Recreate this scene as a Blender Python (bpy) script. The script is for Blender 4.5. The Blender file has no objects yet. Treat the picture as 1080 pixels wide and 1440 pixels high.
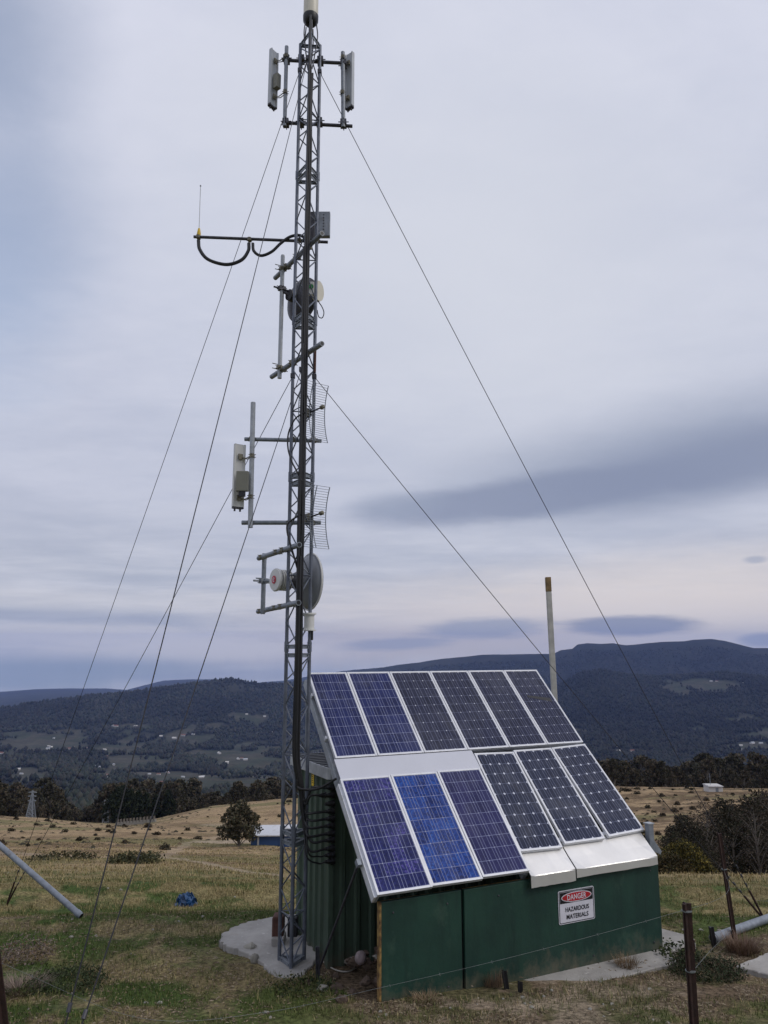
import bpy, math, random
import numpy as np
from mathutils import Vector, Matrix
random.seed(7); RNG = np.random.default_rng(11)
SC = bpy.context.scene
COL = SC.collection
R = math.radians
# ------------------------------------------------------------------ camera frame
F, PX, PITCH, CZ = 1060.0, (540.0, 720.0), R(10.4745), 3.05
cP, sP = math.cos(PITCH), math.sin(PITCH)
cam = bpy.data.cameras.new('camera'); co = bpy.data.objects.new('camera', cam); COL.objects.link(co)
cam.sensor_fit = 'HORIZONTAL'; cam.sensor_width = 36; cam.lens = F / 1080 * 36
cam.clip_start = .1; cam.clip_end = 40000
co.location = (0, 0, CZ); co.rotation_euler = (R(90) + PITCH, 0, 0)
SC.camera = co
V = Vector
def ray(x, y):
    rx, rz = (x - PX[0]) / F, (PX[1] - y) / F
    return V((rx, cP - rz * sP, sP + rz * cP))
def at(x, y, Y):                       # point seen at a pixel, at ground distance Y (heights here are relative to the eye)
    d = ray(x, y); return d * (Y / d.y)
def zat(y, Y): return at(540, y, Y).z
def hit(x, y, p0, n):
    d = ray(x, y); return d * (p0.dot(n) / d.dot(n))
# ------------------------------------------------------------------ noise and terrain
def vhash(ix, iy, s):
    n = (ix.astype(np.int64) * 374761393 + iy.astype(np.int64) * 668265263 + s * 974634777) & 0xffffffff
    n = ((n ^ (n >> 13)) * 1274126177) & 0xffffffff
    return ((n ^ (n >> 16)) & 0xffff) / 65535.0
def vnoise(x, y, s=0):
    x = np.asarray(x, float); y = np.asarray(y, float)
    ix, iy = np.floor(x), np.floor(y); fx, fy = x - ix, y - iy
    fx = fx * fx * (3 - 2 * fx); fy = fy * fy * (3 - 2 * fy)
    a, b = vhash(ix, iy, s), vhash(ix + 1, iy, s); c, d = vhash(ix, iy + 1, s), vhash(ix + 1, iy + 1, s)
    return (a + (b - a) * fx) * (1 - fy) + (c + (d - c) * fx) * fy
def fbm(x, y, o=4, s=0):
    t = 0; a = .5; n = 0
    for k in range(o):
        t = t + a * vnoise(np.asarray(x) * 2 ** k + 17.3 * k, np.asarray(y) * 2 ** k - 9.1 * k, s + k); n += a; a *= .5
    return t / n                       # 0..1
def pix_az_tan(pts):
    az, tn = [], []
    for x, y in pts:
        d = ray(x, y); az.append(math.atan2(d.x, d.y)); tn.append(d.z / math.hypot(d.x, d.y))
    return np.array(az), np.array(tn)
CREST = [(-200, 1150), (0, 1147), (60, 1150), (120, 1157), (180, 1159), (230, 1149), (300, 1133), (400, 1123), (650, 1112), (860, 1106), (960, 1107), (1080, 1110), (1300, 1112)]
NEARR = [(-300, 1010), (0, 998), (55, 989), (111, 981), (178, 975), (230, 968), (281, 961), (326, 956), (363, 963), (430, 963), (560, 965), (700, 968), (784, 966), (819, 946), (844, 943), (882, 951), (929, 953), (979, 949), (1023, 947), (1080, 953), (1400, 970)]
FARR = [(-300, 975), (0, 973), (50, 969), (100, 968), (150, 968), (178, 970), (205, 963), (230, 957), (267, 955), (304, 955), (360, 960), (400, 957), (440, 950), (480, 943.5), (530, 939), (560, 934), (590, 931), (620, 926), (650, 923), (680, 920), (740, 919), (778, 919), (788, 914), (805, 912), (812, 906), (826, 904), (845, 905), (862, 904), (880, 907), (900, 905), (930, 902), (962, 901), (975, 899), (1000, 898), (1020, 901), (1040, 906), (1060, 911), (1080, 911), (1200, 915), (1500, 960)]
def sh(pts, dy): return [(x, y + dy) for x, y in pts]
LR = lambda l, r: [(-100, l), (430, l), (820, r), (1200, r)]
RINGS = [(15, LR(1248, 1250)), (26, LR(1224, 1235)), (45, LR(1208, 1243)), (70, LR(1194, 1222)), (90, LR(1183, 1186)), (130, LR(1167, 1145)),
         (165, sh(CREST, 5)), (185, CREST), (215, sh(CREST, 12)), (260, sh(CREST, 40)), (400, LR(1205, 1190)), (900, LR(1150, 1145)), (1600, LR(1110, 1108)),
         (2300, LR(1083, 1078)), (3200, LR(1046, 1030)), (4600, NEARR), (5600, sh(NEARR, 22)), (-1, FARR), (-2, sh(FARR, 25))]
RING_D = [(r, *pix_az_tan(p)) for r, p in RINGS]
NY = np.array([-60, -6, 0, 3, 5, 6.6, 7.1, 8, 10, 12, 15]); NZ = np.array([4, -.9, -1.65, -2.2, -2.6, -2.88, -2.95, -3.06, -3.2, -3.62, -4.25])
def hz(X, Y, noise=True):
    X = np.asarray(X, float); Y = np.asarray(Y, float)
    r = np.hypot(X, Y); az = np.clip(np.arctan2(X, Y), -1.0, 1.0)
    zn = np.interp(Y, NY, NZ)
    rf = np.interp(az, [-.13, .0], [14000, 7200])
    rs, zs = [], []
    for rr, a, t in RING_D:
        k = np.full_like(r, rr) if rr > 0 else (rf if rr == -1 else rf * 1.25)
        rs.append(k); zs.append(k * np.interp(az, a, t))
    rs, zs = np.array(rs), np.array(zs)
    z = zs[0] + (r - rs[0]) * .25 * 0 - 0
    for k in range(len(RINGS) - 1):
        m = (r >= rs[k])
        t = np.clip((r - rs[k]) / (rs[k + 1] - rs[k]), 0, 1)
        if rs[k].min() > 1000: t = t * t * (3 - 2 * t) * .5 + t * .5
        z = np.where(m, zs[k] + (zs[k + 1] - zs[k]) * t, z)
    w = np.clip((r - 10.5) / 4.5, 0, 1); w = w * w * (3 - 2 * w)
    w = np.where(Y < 2, 0, w)
    z = zn * (1 - w) + z * w
    if noise:
        near = np.clip((60 - r) / 50, 0, 1)
        flat = np.clip((np.hypot(X - 1.0, Y - 8.4) - 2.6) / 1.6, .25, 1)
        z = z + near * flat * (.07 * (fbm(X * 1.3, Y * 1.3, 3, 3) - .5) + .05 * (fbm(X * 5, Y * 5, 3, 5) - .5))
        mid = np.clip((r - 14) / 40, 0, 1) * np.clip((230 - r) / 60, 0, 1)
        z = z + mid * (.55 * (fbm(X / 9, Y / 5, 3, 8) - .5) + .25 * (fbm(X / 1.7, Y / 1.7, 3, 9) - .5))
        far = np.clip((r - 500) / 1500, 0, 1)
        z = z + far * (34 * (fbm(X / 420, Y / 420, 4, 21) - .55) + 10 * (fbm(X / 90, Y / 90, 2, 25) - .5)) * np.clip(r / 4500, .4, 1.) * (1 - .75 * np.clip((r - 3300) / 900, 0, 1))
    return z
def H1(x, y): return float(hz(np.array([x]), np.array([y]))[0])
def G(x, y, t0=2.0, t1=400.0):         # where the ground is seen at a pixel
    d = ray(x, y); t = np.geomspace(t0, t1, 6000)
    P = np.outer(t, np.array(d)); below = P[:, 2] < hz(P[:, 0], P[:, 1])
    i = int(np.argmax(below)) if below.any() else len(t) - 1
    return V((P[i, 0], P[i, 1], H1(P[i, 0], P[i, 1])))
def onground(x, y): return V((x, y, H1(x, y)))
# ------------------------------------------------------------------ materials
def newmat(name):
    m = bpy.data.materials.new(name); m.use_nodes = True
    nt = m.node_tree; return m, nt, nt.nodes['Principled BSDF']
def link(nt, a, b): nt.links.new(a, b)
def noise_node(nt, scale, detail=4, coord='Object', rough=.6, dist=0):
    tc = nt.nodes.new('ShaderNodeTexCoord') if coord != 'Pos' else nt.nodes.new('ShaderNodeNewGeometry')
    n = nt.nodes.new('ShaderNodeTexNoise'); n.inputs['Scale'].default_value = scale; n.inputs['Detail'].default_value = detail
    n.inputs['Roughness'].default_value = rough; n.inputs['Distortion'].default_value = dist
    link(nt, tc.outputs['Position' if coord == 'Pos' else coord], n.inputs['Vector']); return n
def ramp(nt, src, stops):
    r = nt.nodes.new('ShaderNodeValToRGB'); e = r.color_ramp.elements
    while len(e) < len(stops): e.new(.5)
    for k, (p, c) in enumerate(stops): e[k].position = p; e[k].color = (*c, 1) if len(c) == 3 else c
    link(nt, src, r.inputs['Fac']); return r
def mix(nt, fac, a, b, mode='MIX'):
    m = nt.nodes.new('ShaderNodeMix'); m.data_type = 'RGBA'; m.blend_type = mode
    for s, v in ((m.inputs[0], fac), (m.inputs[6], a), (m.inputs[7], b)):
        if hasattr(v, 'links') or hasattr(v, 'is_linked'): link(nt, v, s)
        elif isinstance(v, (int, float)): s.default_value = v
        else: s.default_value = (*v, 1)
    return m.outputs[2]
def mat(name, c, rough=.6, metal=0., var=.25, scale=6, bump=0, coord='Pos', c2=None, spot=(.35, .7), coat=0):
    m, nt, b = newmat(name)
    n = noise_node(nt, scale, 5, coord)
    c2 = c2 or tuple(x * (1 - var) for x in c)
    r = ramp(nt, n.outputs['Fac'], [(spot[0], c2), (spot[1], c)])
    link(nt, r.outputs['Color'], b.inputs['Base Color'])
    b.inputs['Roughness'].default_value = rough; b.inputs['Metallic'].default_value = metal; b.inputs['Coat Weight'].default_value = coat
    if bump:
        bp = nt.nodes.new('ShaderNodeBump'); bp.inputs['Strength'].default_value = bump; bp.inputs['Distance'].default_value = .02
        n2 = noise_node(nt, scale * 6, 4, coord); link(nt, n2.outputs['Fac'], bp.inputs['Height']); link(nt, bp.outputs['Normal'], b.inputs['Normal'])
    return m
M = {}
M['galv'] = mat('galvanised_steel', (.28, .31, .35), .5, .3, .35, 14)
M['galv_light'] = mat('bright_galvanised_steel', (.46, .49, .52), .5, .25, .3, 10)
M['leg'] = mat('weathered_zinc', (.17, .19, .235), .5, .4, .4, 9)
M['dark'] = mat('dark_clamp_steel', (.09, .09, .105), .5, .4, .5, 25)
M['clamp'] = mat('stained_clamp_steel', (.25, .23, .17), .55, .3, .55, 40)
M['cable'] = mat('black_cable_jacket', (.012, .012, .014), .45, 0, .4, 12)
M['wire'] = mat('dark_wire_rope', (.03, .03, .035), .5, .3, .5, 60)
M['fwire'] = mat('pale_fence_wire', (.24, .26, .26), .5, .3, .4, 20)
M['white'] = mat('white_radome', (.66, .66, .63), .4, 0, .08, 5)
M['cream'] = mat('cream_radome', (.7, .67, .56), .4, 0, .08, 5)
M['grey'] = mat('grey_radome', (.5, .53, .56), .4, 0, .12, 6)
M['dish'] = mat('dull_grey_dish', (.27, .285, .31), .5, .1, .2, 3)
M['olive'] = mat('olive_grey_casing', (.2, .2, .16), .5, 0, .12, 6)
M['alu'] = mat('panel_aluminium', (.72, .73, .76), .38, .25, .12, 10)
M['sheet'] = mat('white_sheet', (.56, .57, .62), .38, .25, .05, 3)
M['flash'] = mat('bent_metal_flashing', (.8, .79, .77), .36, .6, .1, 3.5)
M['bunker'] = mat('dark_green_board', (.014, .056, .038), .55, 0, .35, 1.7, .15, c2=(.007, .034, .025))
M['cabinet'] = mat('green_corrugated_steel', (.07, .108, .075), .5, 0, .2, 3)
M['trim'] = mat('pale_trim', (.5, .52, .53), .5, .1, .3, 9)
M['yellow'] = mat('yellow_label', (.75, .5, .02), .5, 0, .1, 20)
M['yprint'] = mat('label_print', (.05, .04, .02), .6)
M['red'] = mat('red_paint', (.5, .02, .03), .45)
M['redlogo'] = mat('red_emblem', (.55, .03, .05), .45)
M['green_spot'] = mat('green_spot', (.02, .3, .05), .45)
M['white_paint'] = mat('white_sign_paint', (.68, .68, .74), .45, 0, .1, 15)
M['black_paint'] = mat('black_sign_paint', (.012, .012, .015), .45)
M['wood'] = mat('raw_timber_edge', (.36, .23, .07), .7, 0, .6, 18, c2=(.07, .03, .015))
M['rust'] = mat('rusty_steel', (.05, .022, .016), .8, .1, .6, 25, .3)
M['rust_red'] = mat('rust_red_plate', (.13, .055, .04), .85, 0, .55, 9, .2)
M['post'] = mat('worn_timber_post', (.52, .51, .47), .7, 0, .3, 7, .2)
M['concrete'] = mat('weathered_concrete', (.4, .38, .35), .85, 0, .3, 3.2, .4)
M['stone'] = mat('pale_stone', (.36, .34, .29), .9, 0, .35, 9, .6)
M['rubble'] = mat('brown_rubble', (.13, .09, .065), .95, 0, .5, 9, .6)
M['tarp'] = mat('blue_plastic', (.015, .085, .23), .4, 0, .6, 7, .3)
M['shed_blue'] = mat('blue_sheet_wall', (.035, .085, .23), .5, 0, .2, .6)
M['roof_white'] = mat('white_sheet_roof', (.62, .63, .66), .45, .1, .12, .6)
M['roof_grey'] = mat('grey_steel_roof', (.16, .17, .18), .55, .2, .3, 6)
M['gum_bark'] = mat('pale_gum_bark', (.3, .27, .23), .9, 0, .45, 1.5)
M['bark'] = mat('grey_bark', (.16, .14, .12), .9, 0, .4, 2)
M['houseW'] = mat('pale_render', (.62, .6, .57), .7, 0, .15, .05)
M['houseR'] = mat('red_tiles', (.22, .1, .07), .8, 0, .2, .05)
M['houseG'] = mat('grey_sheet_roof', (.45, .47, .5), .5, 0, .2, .05)
M['rope'] = mat('grey_rope', (.4, .38, .33), .9, 0, .3, 40)
M['ball'] = mat('pinkish_grey_stone', (.3, .24, .24), .85, 0, .3, 20, .3)
def scuffed(m, c, lo, hi, sc):
    nt = m.node_tree; b = nt.nodes['Principled BSDF']; old = b.inputs['Base Color'].links[0].from_socket
    n = noise_node(nt, sc, 7, 'Pos', .72, .4); r = ramp(nt, n.outputs['Fac'], [(lo, (0, 0, 0)), (hi, (1, 1, 1))])
    link(nt, mix(nt, r.outputs['Color'], old, c), b.inputs['Base Color'])
def streaked(m, c, lo, hi, s, z0=None, amp=.25):
    nt = m.node_tree; b = nt.nodes['Principled BSDF']; old = b.inputs['Base Color'].links[0].from_socket
    g = nt.nodes.new('ShaderNodeNewGeometry'); mp = nt.nodes.new('ShaderNodeMapping'); mp.inputs['Scale'].default_value = s; link(nt, g.outputs['Position'], mp.inputs[0])
    n = nt.nodes.new('ShaderNodeTexNoise'); n.inputs['Scale'].default_value = 1; n.inputs['Detail'].default_value = 7; n.inputs['Roughness'].default_value = .68; link(nt, mp.outputs[0], n.inputs['Vector'])
    fac = n.outputs['Fac']
    if z0 is not None:                                            # mud splashed up from the ground
        sp = nt.nodes.new('ShaderNodeSeparateXYZ'); link(nt, g.outputs['Position'], sp.inputs[0])
        k = nt.nodes.new('ShaderNodeMapRange'); k.inputs[1].default_value = z0; k.inputs[2].default_value = z0 + amp; k.inputs[3].default_value = .3; k.inputs[4].default_value = -.12; link(nt, sp.outputs[2], k.inputs[0])
        ad = nt.nodes.new('ShaderNodeMath'); ad.operation = 'ADD'; link(nt, fac, ad.inputs[0]); link(nt, k.outputs[0], ad.inputs[1]); fac = ad.outputs[0]
    r = ramp(nt, fac, [(lo, (0, 0, 0)), (hi, (1, 1, 1))]); link(nt, mix(nt, r.outputs['Color'], old, c), b.inputs['Base Color'])
streaked(M['bunker'], (.006, .028, .022), .48, .7, (7, 7, .9)); streaked(M['bunker'], (.04, .085, .058), .58, .74, (2.2, 2.2, 1.6)); streaked(M['bunker'], (.1, .095, .065), .6, .95, (9, 9, 7), .04, .3)
streaked(M['cabinet'], (.03, .045, .033), .5, .7, (9, 9, .8)); streaked(M['cabinet'], (.1, .085, .06), .6, .95, (9, 9, 7), -.02, .3)
streaked(M['roof_white'], (.35, .33, .3), .5, .7, (1.2, 1.2, 1.2)); streaked(M['galv'], (.13, .1, .07), .62, .78, (5, 5, 2)); streaked(M['concrete'], (.5, .48, .45), .6, .7, (14, 14, 14)); scuffed(M['cabinet'], (.05, .06, .045), .56, .75, 4); scuffed(M['flash'], (.5, .46, .4), .66, .74, 9); scuffed(M['concrete'], (.27, .24, .2), .56, .78, 2.1); scuffed(M['alu'], (.5, .5, .5), .58, .72, 13); scuffed(M['sheet'], (.56, .55, .56), .58, .75, 5)
def leafmat(name, tint=(1, 1, 1), rough=.75):
    m, nt, b = newmat(name)
    a = nt.nodes.new('ShaderNodeAttribute'); a.attribute_name = 'Col'
    link(nt, mix(nt, 1.0, a.outputs['Color'], tint, 'MULTIPLY'), b.inputs['Base Color'])
    b.inputs['Roughness'].default_value = rough; b.inputs['Specular IOR Level'].default_value = .15
    return m
M['leaf'] = leafmat('leaves'); M['grass'] = leafmat('grass_blades')
def cellmat(name, c1, c2, line, diamond, busw=.022, gap=.03, mott=14, bright=0, nb=(.27, .73), purple=None):
    m, nt, b = newmat(name)
    uv = nt.nodes.new('ShaderNodeUVMap'); sp = nt.nodes.new('ShaderNodeSeparateXYZ'); link(nt, uv.outputs['UV'], sp.inputs[0])
    def mm(op, a, bb=None, c=None):
        n = nt.nodes.new('ShaderNodeMath'); n.operation = op
        for k, v in enumerate((a, bb, c)):
            if v is None: continue
            if isinstance(v, (int, float)): n.inputs[k].default_value = v
            else: link(nt, v, n.inputs[k])
        return n.outputs[0]
    fx, fy = mm('FRACT', sp.outputs[0]), mm('FRACT', sp.outputs[1])
    ax, ay = mm('ABSOLUTE', mm('SUBTRACT', fx, .5)), mm('ABSOLUTE', mm('SUBTRACT', fy, .5))
    g = mm('MAXIMUM', mm('GREATER_THAN', ax, .5 - gap * .7), mm('MULTIPLY', mm('GREATER_THAN', ay, .5 - gap * .75), .85))
    for p in nb: g = mm('MAXIMUM', g, mm('MULTIPLY', mm('LESS_THAN', mm('ABSOLUTE', mm('SUBTRACT', fx, p)), busw), .75))
    d = mm('GREATER_THAN', mm('ADD', ax, ay), 1 - diamond)
    # crystal mottling, one tone per cell plus grains
    fl = nt.nodes.new('ShaderNodeCombineXYZ'); link(nt, mm('FLOOR', sp.outputs[0]), fl.inputs[0]); link(nt, mm('FLOOR', sp.outputs[1]), fl.inputs[1])
    wn = nt.nodes.new('ShaderNodeTexWhiteNoise'); wn.noise_dimensions = '3D'
    oi = nt.nodes.new('ShaderNodeObjectInfo'); link(nt, mm('MULTIPLY', oi.outputs['Random'], 57.0), fl.inputs[2]); link(nt, fl.outputs[0], wn.inputs['Vector'])
    vo = nt.nodes.new('ShaderNodeTexVoronoi'); vo.inputs['Scale'].default_value = mott; link(nt, uv.outputs['UV'], vo.inputs['Vector'])
    sv = nt.nodes.new('ShaderNodeSeparateColor'); link(nt, vo.outputs['Color'], sv.inputs[0])
    nz = nt.nodes.new('ShaderNodeTexNoise'); nz.inputs['Scale'].default_value = .45; link(nt, uv.outputs['UV'], nz.inputs['Vector'])
    f = mm('ADD', mm('MULTIPLY', wn.outputs['Value'], .34), mm('ADD', mm('MULTIPLY', sv.outputs[0], .42), mm('MULTIPLY', nz.outputs['Fac'], .52)))
    stops = [(.36, c1), (.8, c2)] + ([(.98, purple)] if purple else [])
    base = ramp(nt, f, stops).outputs['Color']
    base = mix(nt, g, base, line); base = mix(nt, d, base, (.55, .57, .66))
    link(nt, base, b.inputs['Base Color'])
    # thin dust film on the glass, thicker in patches
    dn = noise_node(nt, 2.3, 6, 'Pos', .65, .5); dr = ramp(nt, dn.outputs['Fac'], [(.45, (0, 0, 0)), (.8, (.1, .1, .1))])
    base = mix(nt, dr.outputs['Color'], base, (.3, .31, .34)); link(nt, base, b.inputs['Base Color'])
    rr_ = ramp(nt, dn.outputs['Fac'], [(.4, (.12,) * 3), (.7, (.4,) * 3)]); link(nt, rr_.outputs['Color'], b.inputs['Roughness']); b.inputs['Specular IOR Level'].default_value = .28
    return m
LN = (.2, .22, .36)
M['cell_deep'] = cellmat('deep_blue_cells', (.004, .007, .045), (.012, .02, .105), LN, .035)
M['cell_vivid'] = cellmat('vivid_blue_cells', (.003, .012, .085), (.014, .052, .26), LN, .035, mott=7, purple=(.02, .085, .34))
M['cell_violet'] = cellmat('violet_blue_cells', (.011, .012, .06), (.024, .024, .1), LN, .035)
M['cell_lilac'] = cellmat('patchy_blue_cells', (.005, .008, .06), (.014, .019, .12), LN, .035, mott=7, purple=(.07, .06, .26))
M['cell_black'] = cellmat('black_cells', (.009, .011, .03), (.017, .02, .05), (.16, .175, .27), .07, gap=.018)
M['cell_mono'] = cellmat('mono_cells', (.013, .016, .036), (.02, .026, .055), (.17, .19, .28), .13, gap=.02)
# ------------------------------------------------------------------ mesh building
OFF = V((0, 0, CZ))
class MB:
    def __init__(s): s.v, s.f = [], []
    def add(s, vs, fs):
        o = len(s.v); s.v += [V(x) for x in vs]; s.f += [tuple(o + i for i in f) for f in fs]; return s
    def box(s, c, size, ax=None):
        X, Y, Z = ax or (V((1, 0, 0)), V((0, 1, 0)), V((0, 0, 1))); c = V(c); h = [a / 2 for a in size]
        vs = [c + X * (i * h[0]) + Y * (j * h[1]) + Z * (k * h[2]) for k in (-1, 1) for j in (-1, 1) for i in (-1, 1)]
        return s.add(vs, [(0, 2, 3, 1), (4, 5, 7, 6), (0, 1, 5, 4), (2, 6, 7, 3), (0, 4, 6, 2), (1, 3, 7, 5)])
    def tube(s, pts, r, n=8, cap=True):
        pts = [V(p) for p in pts]; rings = []; up = None
        rr = r if isinstance(r, (list, tuple)) else [r] * len(pts)
        for i, p in enumerate(pts):
            t = (pts[min(i + 1, len(pts) - 1)] - pts[max(i - 1, 0)]).normalized()
            if up is None: up = t.orthogonal().normalized()
            up = (up - t * up.dot(t)).normalized(); w = t.cross(up)
            rings.append([p + (up * math.cos(2 * math.pi * k / n) + w * math.sin(2 * math.pi * k / n)) * rr[i] for k in range(n)])
        vs = [v for g in rings for v in g]; fs = []
        for i in range(len(pts) - 1):
            for k in range(n): fs.append((i * n + k, i * n + (k + 1) % n, (i + 1) * n + (k + 1) % n, (i + 1) * n + k))
        if cap: fs += [tuple(range(n))[::-1], tuple((len(pts) - 1) * n + k for k in range(n))]
        return s.add(vs, fs)
    def lathe(s, c, axis, prof, n=24):   # prof: (distance along axis, radius)
        c = V(c); a = V(axis).normalized(); u = a.orthogonal().normalized(); w = a.cross(u); vs, fs = [], []
        for d, r in prof: vs += [c + a * d + (u * math.cos(2 * math.pi * k / n) + w * math.sin(2 * math.pi * k / n)) * max(r, 1e-4) for k in range(n)]
        for i in range(len(prof) - 1):
            for k in range(n): fs.append((i * n + k, i * n + (k + 1) % n, (i + 1) * n + (k + 1) % n, (i + 1) * n + k))
        fs += [tuple(range(n))[::-1], tuple((len(prof) - 1) * n + k for k in range(n))]
        return s.add(vs, fs)
    def prism(s, poly, d):               # 3D polygon swept by d
        n = len(poly); poly = [V(p) for p in poly]; d = V(d)
        fs = [tuple(range(n)), tuple(range(n, 2 * n))[::-1]] + [(k, n + k, n + (k + 1) % n, (k + 1) % n) for k in range(n)]
        return s.add(poly + [p + d for p in poly], fs)
    def blob(s, c, size, seed, n=10, m=7, rough=.25):
        rnd = random.Random(seed); c = V(c); vs, fs = [], []
        ph = [rnd.uniform(0, 6.28) for _ in range(6)]
        for j in range(m + 1):
            th = math.pi * j / m
            for i in range(n):
                a = 2 * math.pi * i / n
                k = 1 + rough * (math.sin(2 * a + ph[0]) * math.sin(th * 2 + ph[1]) + .7 * math.sin(3 * a + ph[2] + th * 3)) * math.sin(th) + rnd.uniform(-.4, .4) * rough * math.sin(th)
                vs.append(c + V((math.sin(th) * math.cos(a) * size[0] * k, math.sin(th) * math.sin(a) * size[1] * k, math.cos(th) * size[2] * k)))
        for j in range(m):
            for i in range(n): fs.append((j * n + i, j * n + (i + 1) % n, (j + 1) * n + (i + 1) % n, (j + 1) * n + i))
        return s.add(vs, fs)
    def build(s, name, material, parent=None, smooth=None, org=None, fixn=True, bevel=0):
        base = parent['_b'] if parent is not None else (org if org is not None else V((0, 0, 0)))
        base = V(base)
        me = bpy.data.meshes.new(name); me.from_pydata([tuple(v - base) for v in s.v], [], s.f); me.validate()
        if fixn:
            import bmesh
            bm = bmesh.new(); bm.from_mesh(me); bmesh.ops.recalc_face_normals(bm, faces=bm.faces); bm.to_mesh(me); bm.free()
        me.materials.append(material)
        if smooth:
            for p in me.polygons: p.use_smooth = True
            if hasattr(me, 'set_sharp_from_angle'): me.set_sharp_from_angle(angle=R(smooth if smooth is not True else 40))
        o = bpy.data.objects.new(name, me); COL.objects.link(o); o['_b'] = [float(q) for q in base]
        if parent is not None: o.parent = parent
        else: o.location = base + OFF
        if bevel:
            bv = o.modifiers.new('bevel', 'BEVEL'); bv.width = bevel; bv.segments = 2; bv.limit_method = 'ANGLE'
        return o
def tag(o, label=None, cat=None, group=None, kind=None):
    if label: o['label'] = label
    if cat: o['category'] = cat
    if group: o['group'] = group
    if kind: o['kind'] = kind
    return o
def thing(name, label, cat, base, group=None):
    o = bpy.data.objects.new(name, None); COL.objects.link(o); o.empty_display_size = .2
    o['_b'] = [float(q) for q in base]; o.location = V(base) + OFF
    return tag(o, label, cat, group)
def copytree(o, parent=None, loc=None, rz=None, sc=None, label=None):
    c = o.copy(); COL.objects.link(c)
    if parent is not None: c.parent = parent
    if loc is not None: c.location = V(loc) + OFF
    if rz is not None: c.rotation_euler = (0, 0, rz)
    if sc is not None: c.scale = (sc, sc, sc) if isinstance(sc, (int, float)) else sc
    if label: c['label'] = label
    for ch in [x for x in KIDS.get(o.name, [])]: copytree(ch, c)
    return c
KIDS = {}
def kids_index():
    KIDS.clear()
    for o in COL.objects:
        if o.parent: KIDS.setdefault(o.parent.name, []).append(o)
def npmesh(name, verts, faces, material, cols=None, parent=None, org=None, smooth=False):
    """verts (N,3), faces (M,k) all one size; cols (N,3) base colours"""
    base = np.array(parent['_b'] if parent is not None else (org if org is not None else (0, 0, 0)))
    me = bpy.data.meshes.new(name); n, (mf, k) = len(verts), faces.shape
    me.vertices.add(n); me.vertices.foreach_set('co', (np.asarray(verts, float) - base).astype(np.float32).ravel())
    me.loops.add(mf * k); me.loops.foreach_set('vertex_index', faces.astype(np.int32).ravel())
    me.polygons.add(mf); me.polygons.foreach_set('loop_start', np.arange(0, mf * k, k, dtype=np.int32))
    try: me.polygons.foreach_set('loop_total', np.full(mf, k, dtype=np.int32))
    except Exception: pass
    if smooth: me.polygons.foreach_set('use_smooth', np.ones(mf, dtype=bool))
    me.update(calc_edges=True); me.validate()
    if cols is not None:
        at_ = me.attributes.new('Col', 'FLOAT_COLOR', 'POINT')
        at_.data.foreach_set('color', np.c_[cols, np.ones(n)].astype(np.float32).ravel())
    me.materials.append(material)
    o = bpy.data.objects.new(name, me); COL.objects.link(o); o['_b'] = [float(q) for q in base]
    if parent is not None: o.parent = parent
    else: o.location = V(base) + OFF
    return o
def curve_pts(ctrl, n=10):               # Catmull-Rom through points
    P = [V(c) for c in ctrl]; P = [P[0] * 2 - P[1]] + P + [P[-1] * 2 - P[-2]]; out = []
    for i in range(1, len(P) - 2):
        a, b, c, d = P[i - 1:i + 3]
        for k in range(n):
            t = k / n
            out.append(.5 * ((2 * b) + (c - a) * t + (2 * a - 5 * b + 4 * c - d) * t * t + (3 * b - a - 3 * c + d) * t ** 3))
    return out + [P[-2]]
ZUP = V((0, 0, 1))
HAZE, EXPO = 4.3e-5, 0.0
# ------------------------------------------------------------------ shed frame (needed by the ground too)
YAW, TILT = R(25.7605), R(43.8456)
Hd = V((math.cos(YAW), math.sin(YAW), 0)); Bd = V((-math.sin(YAW), math.cos(YAW), 0))
Sd = -Bd * math.cos(TILT) - ZUP * math.sin(TILT); Nd = Hd.cross(-Sd).normalized()
if Nd.z < 0: Nd = -Nd
O0 = V((-.90177, 8.73842, -.23316))
def PP(u, v, n=0): return O0 + Hd * u + Sd * v + Nd * n           # on the panel plane
W0 = O0 + Sd * 2.67 + Bd * .08; W0.z = 0
def WW(h, b, z): return W0 + Hd * h + Bd * b + ZUP * z            # in the shed's own frame, z relative to the eye
PAD_Z = -3.035
def wl(x, y):
    d = np.stack([np.asarray(x) - W0.x, np.asarray(y) - W0.y]); return d[0] * Hd.x + d[1] * Hd.y, d[0] * Bd.x + d[1] * Bd.y
def inpoly(x, y, poly):
    x = np.asarray(x); y = np.asarray(y); c = np.zeros(x.shape, bool)
    for i in range(len(poly)):
        (x1, y1), (x2, y2) = poly[i - 1], poly[i]
        c ^= ((y1 > y) != (y2 > y)) & (x < (x2 - x1) * (y - y1) / (y2 - y1 + 1e-12) + x1)
    return c
TP_Z = -3.048
def pxpoly(pts, z): return [(lambda d: (d.x * z / d.z, d.y * z / d.z))(ray(*p)) for p in pts]
TOWERPAD = pxpoly([(309, 1322), (314, 1313), (326, 1305), (345, 1298), (372, 1292), (400, 1288), (436, 1284), (452, 1300), (450, 1340), (436, 1360), (424, 1372), (410, 1380), (392, 1376), (378, 1366), (371, 1356), (352, 1344), (330, 1334), (314, 1328)], TP_Z)
SHEDPAD = [(p.x, p.y) for p in (WW(.62, -.2, 0), WW(1.2, -.33, 0), WW(2.2, -.36, 0), WW(3.05, -.34, 0), WW(3.2, -.3, 0), WW(3.3, -.1, 0), WW(3.74, -.06, 0), WW(3.86, .1, 0), WW(3.62, .9, 0), WW(3.5, 2.5, 0), WW(.85, 2.5, 0), WW(.8, .9, 0), WW(.75, .3, 0))]
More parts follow.
